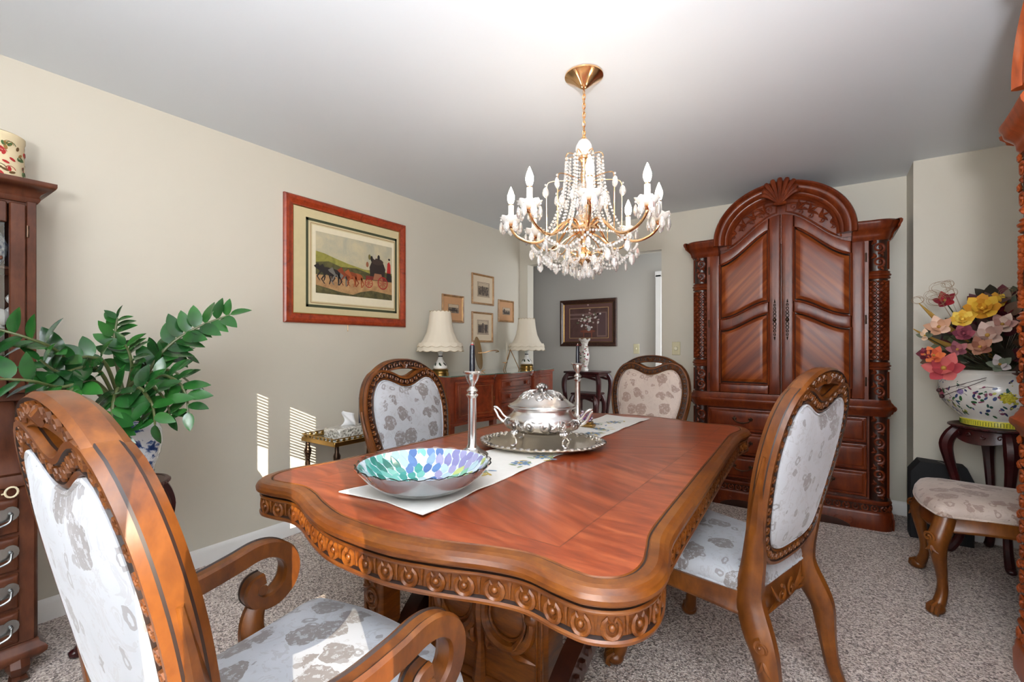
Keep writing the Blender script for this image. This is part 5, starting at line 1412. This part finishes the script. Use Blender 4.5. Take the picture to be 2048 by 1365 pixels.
stems = [((268, 800), [(300, 740), (340, 690), (395, 655), (460, 630)], [1.9, 1.93, 1.97, 2.02, 2.06], 20, .082),
         ((250, 800), [(236, 740), (228, 690), (232, 655), (235, 636)], [1.9, 1.9, 1.9, 1.9, 1.9], 14, .062),
         ((235, 800), [(150, 740), (110, 700), (60, 678), (0, 660)], [1.88, 1.72, 1.62, 1.55, 1.5], 12, .075),
         ((240, 810), [(190, 770), (120, 775), (60, 762), (-20, 758)], [1.88, 1.7, 1.6, 1.5, 1.45], 12, .075),
         ((270, 810), [(310, 760), (350, 760), (372, 790), (376, 825)], [1.9, 1.85, 1.8, 1.78, 1.76], 13, .070),
         ((262, 810), [(290, 740), (320, 715), (350, 705), (372, 712)], [1.92, 1.98, 2.02, 2.05, 2.08], 11, .062),
         ((245, 810), [(238, 780), (228, 800), (224, 840), (228, 880)], [1.84, 1.76, 1.70, 1.68, 1.68], 14, .078),
         ((240, 800), [(215, 735), (180, 715), (150, 720), (120, 735)], [1.88, 1.80, 1.74, 1.70, 1.68], 12, .078),
         ((236, 805), [(200, 770), (165, 770), (130, 790), (100, 815)], [1.85, 1.75, 1.66, 1.60, 1.57], 12, .078),
         ((258, 812), [(275, 780), (292, 790), (306, 815), (310, 850)], [1.84, 1.76, 1.72, 1.70, 1.70], 11, .07),
         ((240, 805), [(205, 750), (170, 735), (120, 745), (80, 720)], [1.86, 1.78, 1.70, 1.63, 1.58], 13, .075),
         ((262, 805), [(290, 760), (320, 740), (350, 745), (385, 770)], [1.9, 1.92, 1.93, 1.93, 1.93], 11, .066),
         ((255, 800), [(262, 750), (262, 720), (256, 700), (250, 690)], [1.88, 1.86, 1.84, 1.83, 1.82], 12, .07),
         ((250, 810), [(262, 770), (300, 770), (330, 800), (340, 830)], [1.86, 1.80, 1.76, 1.74, 1.74], 10, .07)]
for (b0, pts, ds, nlf, ll) in stems:
    P = [base+Vector((rg.uniform(-.03, .03), rg.uniform(-.03, .03), 0))]+[inv(p[0], p[1], d) for p, d in zip(pts, ds[1:])]
    P = [p-base for p in catmull(P, 8)]
    b = MB(flat((84, 92, 52), .4)); b.tube(P, [.0075, .006, .0035], 7); st = obj('stem', b, t)
    b = MB(); N = len(P); L_ = 0
    for k in range(nlf):
        f = lerp(.28, 1.0, k/(nlf-1)); p = samp(P, f); tg = (samp(P, min(1, f+.03))-samp(P, f-.03)).normalized()
        view = Vector((.6, -.75, .3)).normalized(); sd = tg.cross(view).normalized()*(1 if k % 2 else -1)
        if k == nlf-1: d = tg
        else: d = (sd*1.0+tg*.55+Vector((0, 0, .12))+view*rg.uniform(-.3, .5)).normalized()
        upv = (view*1.0+Vector((0, 0, .8))+Vector((rg.uniform(-.5, .5),)*3)).normalized()
        b.use(zleaf_m if rg.random() < .6 else zl2_m)
        s = 1.32*ll*rg.uniform(.85, 1.12)*(1-.25*max(0, f-.8)/.2); b.leaf(p, d, upv, s, s*.52, rg.uniform(.05, .25), .18, 7)
    obj('leaves', b, st, smooth=60)

# ------------------------------------------------------------------ flower stand at right
FX, FY = .80, 3.74
plant_stand('dark carved wooden stand holding the painted fish bowl at right', (FX, FY, 0), .765, .215, .0, nl=4, low=False, rd=.026)
t = thing('porcelain_bowl', 'white fish bowl painted with flowers and a yellow key border on the right stand', 'bowl', (FX, FY, .7625))
bp2 = [(.001, 0), (.150, 0), (.158, .004), (.160, .04), (.166, .05), (.215, .10), (.250, .15), (.262, .20), (.256, .25), (.232, .285), (.215, .298), (.222, .31), (.236, .318), (.228, .322), (.205, .315), (.20, .29), (.001, .27)]
b = MB(porcelain); b.lathe(bp2, 64); bw = obj('body', b, t)
prf = [(z, r) for r, z in bp2[3:11]]
def FT(u, v, w): r = interp(prf, v)+w; a = u/.25; return (r*cos(a), r*sin(a), v)
b = MB(flat((222, 210, 60), .3)); b.lathe([(.1595, .005), (.1612, .006), (.1622, .038), (.161, .040)], 64, cap=False)
b.use(flat((86, 110, 40), .4))
for i in range(44):
    a = 2*pi*i/44; b.T = lambda u, v, w, a=a: ((.1625+w)*cos(a+u/.16), (.1625+w)*sin(a+u/.16), .022+v)
    b.tube([(-.006, -.012, 0), (-.006, .010, 0), (.006, .010, 0), (.006, -.012, 0)], .0014, 4)
obj('key_border', b, bw)
rg = random.Random(13)
def flow(u, v, R_, c, c2, n=9):
    for ring in range(3):
        for i in range(n):
            a = 2*pi*i/n+ring*.3; r = R_*(1-.3*ring)*.7; b.use(flat(c if (i+ring) % 2 else c2, .3)); b.ell(u+r*cos(a), v+r*sin(a), R_*.32, R_*.2, .0008+ring*.0004, 9, a)
A0 = -2.2
for (da, v, R_, c, c2) in ((-.75, .18, .030, (176, 50, 96), (216, 120, 150)), (.55, .18, .034, (220, 210, 80), (190, 180, 50)), (-.2, .20, .018, (130, 110, 170), (170, 150, 200)), (1.5, .2, .03, (176, 50, 96), (216, 120, 150)), (-1.8, .2, .03, (220, 210, 80), (190, 180, 50))):
    b = MB(); b.T = FT; flow((A0+da)*.25, v, R_, c, c2); obj('painted_flower', b, bw, smooth=0)
b = MB(); b.T = FT
for i in range(260):
    a = A0+rg.uniform(-2.2, 2.2); v = rg.betavariate(1.6, 2)*.22+.055
    b.use(flat(rg.choice([(50, 110, 60), (40, 90, 80), (60, 80, 130), (50, 60, 110), (40, 100, 60), (150, 80, 110), (190, 190, 90)]), .3))
    b.ell(a*.25, v, rg.uniform(.008, .016), rg.uniform(.004, .008), .0006, 8, rg.random()*3)
for i in range(14):
    a = A0+rg.uniform(-1.3, 1.3); v = rg.uniform(.1, .24); b.use(flat((70, 56, 60))); b.tube([(a*.25, v, .0003), (a*.25+.03, v+.012, .0003), (a*.25+.055, v+.03*rg.uniform(-1, 1), .0003)], .0012, 4)
obj('painted_leaves', b, bw, smooth=0)
# flower arrangement
t = thing('flower_arrangement', 'full arrangement of artificial flowers, yellow roses, pink magnolia and curly twigs in the fish bowl', 'flowers', (FX, FY, 1.04))
fb = Vector((FX, FY, 1.04))
def mk_petal_mat(c): return flat(c, .7)
b = MB(flat((58, 60, 40), .9)); b.sphere((0, 0, .04), (.19, .19, .05), 20, 8); obj('moss', b, t)
rg = random.Random(17)
VW = Vector((-.2, -.97, .1)).normalized()
leafcols = [(74, 84, 60), (96, 106, 84), (60, 74, 56), (104, 40, 50), (86, 34, 44), (126, 96, 76), (92, 66, 60), (140, 120, 100), (60, 56, 44), (150, 96, 84), (120, 128, 96)]
for i in range(150):
    th = rg.uniform(0, 2*pi); ph = rg.uniform(.15, 1.75); d = Vector((cos(th)*sin(ph), sin(th)*sin(ph), cos(ph)))
    r = rg.uniform(.16, .33); c = Vector((d.x*r*.88, d.y*r*.62-.03, .10+d.z*r*1.0)); c.x = min(c.x, .20)
    if c.z < -.02: c.z = -.02
    b = MB(flat((70, 60, 40))); b.tube([(0, 0, .03), (c.x*.5, c.y*.5, c.z*.6), c], .0022, 5)
    b.use(flat(rg.choice(leafcols), .6)); up = (VW+Vector((rg.uniform(-.5, .5), rg.uniform(-.5, .5), rg.uniform(-.2, .8)))).normalized()
    L = rg.uniform(.07, .12)
    for k in range(rg.choice((1, 2, 2))):
        dd = (d+Vector((rg.uniform(-.8, .8), rg.uniform(-.6, .2), rg.uniform(-.5, .5)))).normalized(); b.leaf(c, dd, up, L, L*rg.uniform(.5, .75), rg.uniform(-.2, .4), .2, 6)
    obj('leaf_sprig', b, t, smooth=60)
def bloom(px, py, dd, R_, c, c2, n=8, kind='rose'):
    P = inv(px, py, dd)-fb; b = MB(); face = Vector((-.25, -.9, .35)).normalized()
    sx_ = face.cross(Vector((0, 0, 1))).normalized(); sy_ = sx_.cross(face)
    lay = ((1, .25), (.75, .7), (.5, 1.2), (.3, 2.0)) if kind == 'rose' else ((1, .25), (.8, .8))
    for li, (k, tilt) in enumerate(lay):
        for i in range(n-li):
            a = 2*pi*i/(n-li)+li*.5; d = sx_*cos(a)+sy_*sin(a)+face*tilt; b.use(flat(c if (i+li) % 2 else c2, .7))
            b.leaf(P, d, face-(sx_*cos(a)+sy_*sin(a))*.5, R_*k*1.1, R_*k*(1.0 if kind == 'rose' else .75), -.25, -.25, 6)
    b.use(flat((170, 130, 50) if kind != 'rose' else c)); b.sphere(P+face*R_*.15, R_*.14, 8, 6)
    if P.z > .1: b.use(flat((60, 70, 40))); b.tube([(0, 0, .03), P*.6, P-face*.01], .003, 6)
    obj('flower', b, t, smooth=60)
bloom(1965, 618, 2.52, .075, (232, 186, 60), (214, 150, 40)); bloom(1925, 640, 2.48, .05, (236, 204, 90), (224, 176, 60)); bloom(1990, 605, 2.56, .05, (236, 196, 70), (220, 160, 50))
bloom(1888, 738, 2.40, .085, (176, 66, 74), (206, 104, 100), 6, 'mag'); bloom(1868, 712, 2.42, .05, (226, 124, 70), (204, 96, 60), 6, 'mag')
bloom(1890, 602, 2.55, .05, (164, 32, 44), (130, 26, 40), 5, 'mag'); bloom(1878, 655, 2.45, .06, (226, 190, 166), (196, 150, 120), 5, 'mag'); bloom(1975, 672, 2.42, .07, (216, 186, 172), (176, 140, 128), 5, 'mag')
bloom(2005, 650, 2.45, .06, (196, 150, 140), (230, 206, 190), 6, 'mag'); bloom(2012, 622, 2.55, .06, (140, 30, 50), (110, 24, 40), 5, 'mag'); bloom(1928, 668, 2.42, .045, (150, 70, 84), (120, 50, 66), 6, 'rose')
bloom(1850, 710, 2.44, .035, (120, 30, 50), (96, 24, 40), 5, 'mag'); bloom(1960, 695, 2.38, .055, (150, 96, 76), (180, 130, 104), 5, 'mag'); bloom(1850, 672, 2.46, .035, (222, 190, 160), (90, 100, 80), 4, 'mag'); bloom(1915, 700, 2.38, .045, (130, 70, 80), (160, 96, 100), 5, 'mag'); bloom(2000, 730, 2.36, .05, (206, 196, 196), (120, 130, 110), 5, 'mag')
b = MB(flat((190, 150, 70)));
for px, py in ((1838, 607), (1826, 658)): 
    P = inv(px, py, 2.5)-fb; b.tube([(0, 0, .1), P*.75, P], [.003, .016, .002], 6)
obj('seed_spear', b, t)
b = MB(flat((150, 120, 90)))
for (px, py, sz) in ((1880, 575, .05), (1900, 585, .035), (1865, 590, .04), (1835, 600, .03), (2015, 585, .04), (1895, 568, .03), (1872, 600, .045)):
    P = inv(px, py, 2.52)-fb; c_ = []
    for k in range(26): a = k*.6; r = sz*(.45+.5*abs(sin(k*.23))); c_.append(P+Vector((r*cos(a), .01*sin(k), r*.75*sin(a))))
    b.tube(catmull([(0, 0, .08), P*.6]+c_, 3), .0009, 4)
obj('curly_twig', b, t)
b = MB(flat((60, 26, 30))); 
for px, py in ((1878, 781), (1884, 793)): P = inv(px, py, 2.42)-fb; b.sphere(P, .011, 10, 8); b.tube([P, (0, -.1, .03)], .0015, 5)
obj('berry', b, t)

# black case on the floor behind
t = thing('speaker', 'black slope-topped speaker on the carpet behind the right chair and flower stand', 'speaker', (.575, 3.93, 0), 0); t.scale = (.78, .62, 1)
b = MB(NT('black_grille_cloth').set((22, 23, 26), .8)); HX = [(-.19, .0), (.19, .0), (.20, .38), (.15, .475), (-.13, .49), (-.19, .42)]
b.rings([[(x*k, yy, z) for x, z in HX] for yy, k in ((-.10, .97), (-.085, 1), (.11, 1), (.12, .97))]); o = obj('cabinet_shell', b, t, smooth=20); fixnormals(o)
b = MB(flat((120, 116, 110), .4)); b.tube(catmull([(-.02, -.08, .50), (.03, -.105, .48), (.05, -.108, .40), (.06, -.11, .30), (.05, -.11, .02), (-.2, -.16, .006), (-.5, -.2, .006)], 5), .002, 6); obj('cable', b, t)

# ------------------------------------------------------------------ hall: nested stands and vase
def hall_table(label, loc, w, h, rz=0):
    t = thing('nesting_table', label, 'table', loc, rz, 'nested dark tables in the hall')
    b = MB(wood_rose); b.box((0, 0, h-.012), (w, w*.8, .024), .008); b.box((0, 0, h-.045), (w*.86, w*.68, .04), .005); obj('top', b, t)
    for sx in (-1, 1):
        for sy in (-1, 1):
            b = MB(wood_rose); b.tube(catmull([(sx*w*.40, sy*w*.32, h-.03), (sx*w*.47, sy*w*.37, h-.10), (sx*w*.48, sy*w*.38, h-.20), (sx*w*.43, sy*w*.34, h*.55), (sx*w*.38, sy*w*.30, h*.2), (sx*w*.40, sy*w*.32, .02), (sx*w*.43, sy*w*.34, 0)], 4), [.022, .032, .030, .020, .017, .016, .02], 8); obj('leg', b, t)
    for sy in (-1, 1):
        b = MB(wood_rose); b.tube(catmull([(-w*.42, sy*w*.3, h-.10), (-w*.2, sy*w*.3, h-.075), (0, sy*w*.3, h-.06), (w*.2, sy*w*.3, h-.075), (w*.42, sy*w*.3, h-.10)], 4), .014, 6); obj('apron_arch', b, t)
    return t
hall_table('taller dark rosewood stand against the grey hall wall below the vase print', (-2.44, 5.20, 0), .47, .915)
hall_table('lower dark table nested beneath the taller rosewood stand in the hall', (-2.40, 5.12, 0), .33, .66)
t = thing('tall_vase', 'tall white porcelain vase with pink flowers standing on the hall stand', 'vase', (-2.46, 5.16, .915))
b = MB(mottled((170, 160, 150), (226, 222, 214), 30, .25)); b.lathe([(.001, 0), (.045, 0), (.05, .02), (.035, .05), (.055, .12), (.062, .18), (.05, .26), (.038, .32), (.050, .36), (.070, .385), (.064, .39), (.04, .36), (.001, .34)], 36, wave=lambda a, r, z, i: (r*(1+.05*cos(a*6)), z+(.012*cos(a*6) if i in (9, 10) else 0))); bd = obj('body', b, t)
b = MB(); rg = random.Random(6)
for i in range(26):
    a = rg.uniform(-2.9, -.2); z = rg.uniform(.05, .32); r = interp([(.05, .035), (.12, .055), (.18, .062), (.26, .05), (.32, .038)], z)*1.05
    b.use(flat(rg.choice([(156, 60, 80), (190, 120, 130), (70, 90, 60), (160, 150, 120)]))); b.sphere((r*cos(a), r*sin(a), z), (.011, .011, .008), 7, 5)
obj('applied_flowers', b, bd)

# ------------------------------------------------------------------ chandelier
CXx, CYy = -.911, 1.905
t = thing('chandelier', 'brass and crystal chandelier with eight lit candle bulbs over the table', 'chandelier', (CXx, CYy, 0))
b = MB(brass); b.lathe([(.001, 2.44), (.075, 2.44), (.086, 2.436), (.086, 2.430), (.070, 2.422), (.045, 2.405), (.03, 2.392), (.022, 2.386), (.010, 2.378), (.001, 2.376)], 48, wave=lambda a, r, z, i: (r*(1+.02*cos(a*8)) if 3 < i < 7 else r, z)); obj('canopy', b, t)
b = MB(brass); z = 2.372; k = 0
while z > 2.165:
    ring = [(.007*cos(a) if k % 2 else 0, 0 if k % 2 else .007*cos(a), z-.012+.014*sin(a)) for a in [2*pi*i/12 for i in range(12)]]
    b.tube(ring, .0022, 5, closed=True); z -= .0205; k += 1
b.tube([(.004*sin(i*1.1), .004*cos(i*1.1), 2.375-.0105*i) for i in range(21)], .0016, 5); obj('chain', b, t)
b = MB(brass); b.lathe([(.006, 2.165), (.012, 2.155), (.014, 2.150), (.018, 2.146)], 16); b.tube([(0, 0, 2.15), (0, 0, 1.62)], .006, 8)
b.lathe([(.012, 2.075), (.022, 2.068), (.026, 2.06), (.016, 2.05), (.010, 2.02), (.016, 1.98), (.010, 1.94), (.012, 1.86), (.02, 1.83), (.010, 1.80), (.012, 1.765), (.050, 1.755), (.056, 1.742), (.046, 1.725), (.028, 1.71), (.018, 1.69), (.014, 1.66), (.03, 1.64), (.036, 1.62), (.028, 1.60), (.014, 1.585), (.006, 1.575), (.001, 1.572)], 32, wave=lambda a, r, z, i: (r*(1+.06*cos(a*12)) if 11 <= i < 15 or 16 < i < 20 else r, z)); obj('centre_stem', b, t)
b = MB(frosted); b.lathe([(.014, 2.148), (.026, 2.138), (.036, 2.118), (.038, 2.10), (.032, 2.085), (.02, 2.074)], 32, wave=lambda a, r, z, i: (r*(1+.02*cos(a*12)), z)); obj('glass_urn', b, t)
b = MB(crystal); b.lathe([(.012, 1.90), (.030, 1.91), (.046, 1.935), (.044, 1.938), (.024, 1.915), (.012, 1.908)], 32, wave=lambda a, r, z, i: (r*(1+.06*cos(a*8)) if i in (2, 3) else r, z)); b.lathe([(.012, 1.775), (.03, 1.785), (.04, 1.80), (.03, 1.815), (.016, 1.84), (.012, 1.845)], 32); obj('glass_dish', b, t)
ANG = [radians(-60.6+45*k) for k in range(8)]
# one pendant, then copies
def pend_mesh(name, L, W):
    b = MB(crystal); b.lathe([(.0006, 0), (W*.35, -L*.18), (W*.5, -L*.55), (W*.44, -L*.75), (W*.2, -L*.93), (.0006, -L)], 8, ey=.55); b.sphere((0, 0, .008), (.005, .005, .005), 8, 5)
    me = bpy.data.meshes.new(name); me.from_pydata(b.v, [], b.f); me.materials.append(crystal); me.update(); return me
PM = pend_mesh('crystal_drop', .052, .030); PM2 = pend_mesh('crystal_drop', .040, .020)
def drop(parent, x, y, z, big=True, rz=0):
    o = bpy.data.objects.new('crystal_drop', PM if big else PM2); link(o, parent, (x, y, z), rz); return o
bulbm = NT('lit_bulb'); bulbm.set((255, 240, 220), .3); bulbm.b.inputs['Emission Color'].default_value = lin((255, 236, 214)); bulbm.b.inputs['Emission Strength'].default_value = 64
arm0 = None
for k, a in enumerate(ANG):
    ar = bpy.data.objects.new('arm', None); ar.empty_display_size = .03; link(ar, t, (0, 0, 0), a)
    if arm0 is None:
        arm0 = ar
        b = MB(brass); b.tube(catmull([(.030, 0, 1.735), (.06, 0, 1.775), (.10, 0, 1.77), (.15, 0, 1.72), (.20, 0, 1.690), (.25, 0, 1.690), (.30, 0, 1.715), (.328, 0, 1.75), (.33, 0, 1.768)], 5), .0062, 8)
        b.lathe([(.006, 1.755), (.016, 1.762), (.020, 1.768), (.012, 1.774), (.012, 1.79)], 16, (.33, 0, 0)); obj('arm_tube', b, ar)
        b = MB(frosted); b.lathe([(.010, 1.774), (.024, 1.776), (.038, 1.786), (.050, 1.803), (.047, 1.805), (.034, 1.791), (.02, 1.781), (.010, 1.780)], 32, (.33, 0, 0), wave=lambda a, r, z, i: (r*(1+.07*cos(a*8)) if i in (3, 4) else r, z+(.003*cos(a*8) if i in (3, 4) else 0))); obj('bobeche', b, ar)
        b = MB(candle_white); b.lathe([(.001, 1.785), (.0125, 1.785), (.0125, 1.858), (.001, 1.858)], 20, (.33, 0, 0)); obj('candle_sleeve', b, ar)
        b = MB(brass); b.lathe([(.010, 1.857), (.0095, 1.866), (.001, 1.866)], 16, (.33, 0, 0)); obj('bulb_collar', b, ar)
        b = MB(bulbm.mat); b.lathe([(.001, 1.866), (.008, 1.866), (.013, 1.876), (.0165, 1.89), (.0155, 1.905), (.010, 1.922), (.0045, 1.936), (.001, 1.944)], 20, (.33, 0, 0)); obj('bulb', b, ar)
        for q in range(7):
            th = 2*pi*q/7+.3; drop(ar, .33+.046*cos(th), .046*sin(th), 1.782, True, th+pi/2)
    else:
        for g in arm0.children:
            c = g.copy(); COL.objects.link(c); c.parent = ar
ICO = [(0, 0, 1), (1, 0, 0), (0, 1, 0), (-1, 0, 0), (0, -1, 0), (0, 0, -1)]
def beads(b, P, r, sp):
    c = [0]
    for a_, q in zip(P, P[1:]): c.append(c[-1]+(Vector(q)-Vector(a_)).length)
    n = max(2, int(c[-1]/sp)); j = 0
    for i in range(n+1):
        d = c[-1]*i/n
        while j < len(c)-2 and c[j+1] < d: j += 1
        p = Vector(P[j]).lerp(Vector(P[j+1]), (d-c[j])/max(1e-9, c[j+1]-c[j])); b.sphere(p, r, 7, 5)
ring = lambda r, a, z: Vector((r*cos(a), r*sin(a), z))
# top tier: brass scroll hooks with bead strands falling to the arms
for k in range(8):
    a = ANG[k]+pi/8
    b = MB(brass); b.tube(catmull([ring(.01, a, 2.05), ring(.04, a, 2.075), ring(.075, a, 2.078), ring(.088, a, 2.062), ring(.085, a, 2.048)], 4), .0024, 6); obj('brass_scroll', b, t)
    b = MB(crystal); beads(b, catmull([ring(.086, a, 2.052), ring(.094, a, 1.95), ring(.112, a, 1.86), ring(.150, a, 1.765), ring(.185, a, 1.712)], 6), .0062, .0160); obj('bead_strand', b, t)
    b = MB(crystal); beads(b, catmull([ring(.075, a-.2, 2.06), ring(.08, a-.2, 1.95), ring(.095, a-.2, 1.85), ring(.125, a-.2, 1.77)], 6), .0058, .0150); obj('bead_strand', b, t)
    b = MB(crystal); beads(b, catmull([ring(.06, a+.3, 2.066), ring(.062, a+.3, 1.96), ring(.075, a+.3, 1.84), ring(.10, a+.3, 1.76)], 6), .0054, .0145); obj('bead_strand', b, t)
    # upright brass hoops of the middle tier
    a2 = ANG[k]
    if k % 2 == 0 or True:
        b = MB(brass); b.tube(catmull([ring(.03, a2, 1.96), ring(.09, a2, 1.965), ring(.145, a2, 1.962), ring(.166, a2, 1.945), ring(.168, a2, 1.88), ring(.168, a2, 1.78), ring(.168, a2, 1.715)], 4), .0024, 6); obj('brass_hoop', b, t)
        p = ring(.160, a2, 1.945); drop(t, p.x+.012*cos(a2), p.y+.012*sin(a2), 1.94, True, a2); p = ring(.10, a2+.2, 1.88); drop(t, p.x, p.y, 1.90, True, a2)
    # lower basket: swags of beads and brass rings
    b = MB(crystal)
    a3 = ANG[(k+1) % 8] if k < 7 else ANG[0]+2*pi
    for (ra, rb, z0, sag) in ((.235, .235, 1.672, .045), (.150, .150, 1.655, .030)):
        b = MB(crystal); P = [ring(lerp(ra, rb, s/12)*(1-.10*sin(pi*s/12)), lerp(a2, a3, s/12), z0-sag*sin(pi*s/12)) for s in range(13)]; beads(b, P, .0066, .0142); obj('bead_swag', b, t)
    b = MB(crystal)
    P = [ring(lerp(.215, .055, s/12), a2+.39, 1.628-.045*sin(pi*s/12)-.02*s/12) for s in range(13)]; beads(b, P, .0066, .0142)
    obj('bead_swag', b, t)
    b = MB(brass); b.tube([ring(.06+.030*cos(q), a2, 1.62+.018*sin(q)) for q in [2*pi*i/14 for i in range(14)]], .0026, 5, closed=True)
    b.tube(catmull([ring(.04, a2, 1.72), ring(.08, a2, 1.70), ring(.13, a2, 1.655), ring(.17, a2, 1.66)], 4), .0030, 6); obj('brass_scroll', b, t)
    for (r, da, z, bg) in ((.235, 0, 1.665, True), (.215, .39, 1.622, True), (.15, .2, 1.612, True), (.15, .6, 1.64, False), (.075, 0, 1.598, True), (.045, .39, 1.575, True)):
        if k % 2 and (r in (.045,)): continue
        p = ring(r, a2+da, z); drop(t, p.x, p.y, z-.006, bg, a2+da+.7)
b = MB(crystal); beads(b, [ring(.168, 2*pi*i/60, 1.700) for i in range(61)], .0055, .0125); beads(b, [ring(.085, 2*pi*i/40, 1.60) for i in range(41)], .0055, .0125); obj('bead_ring', b, t)
drop(t, 0, 0, 1.572)
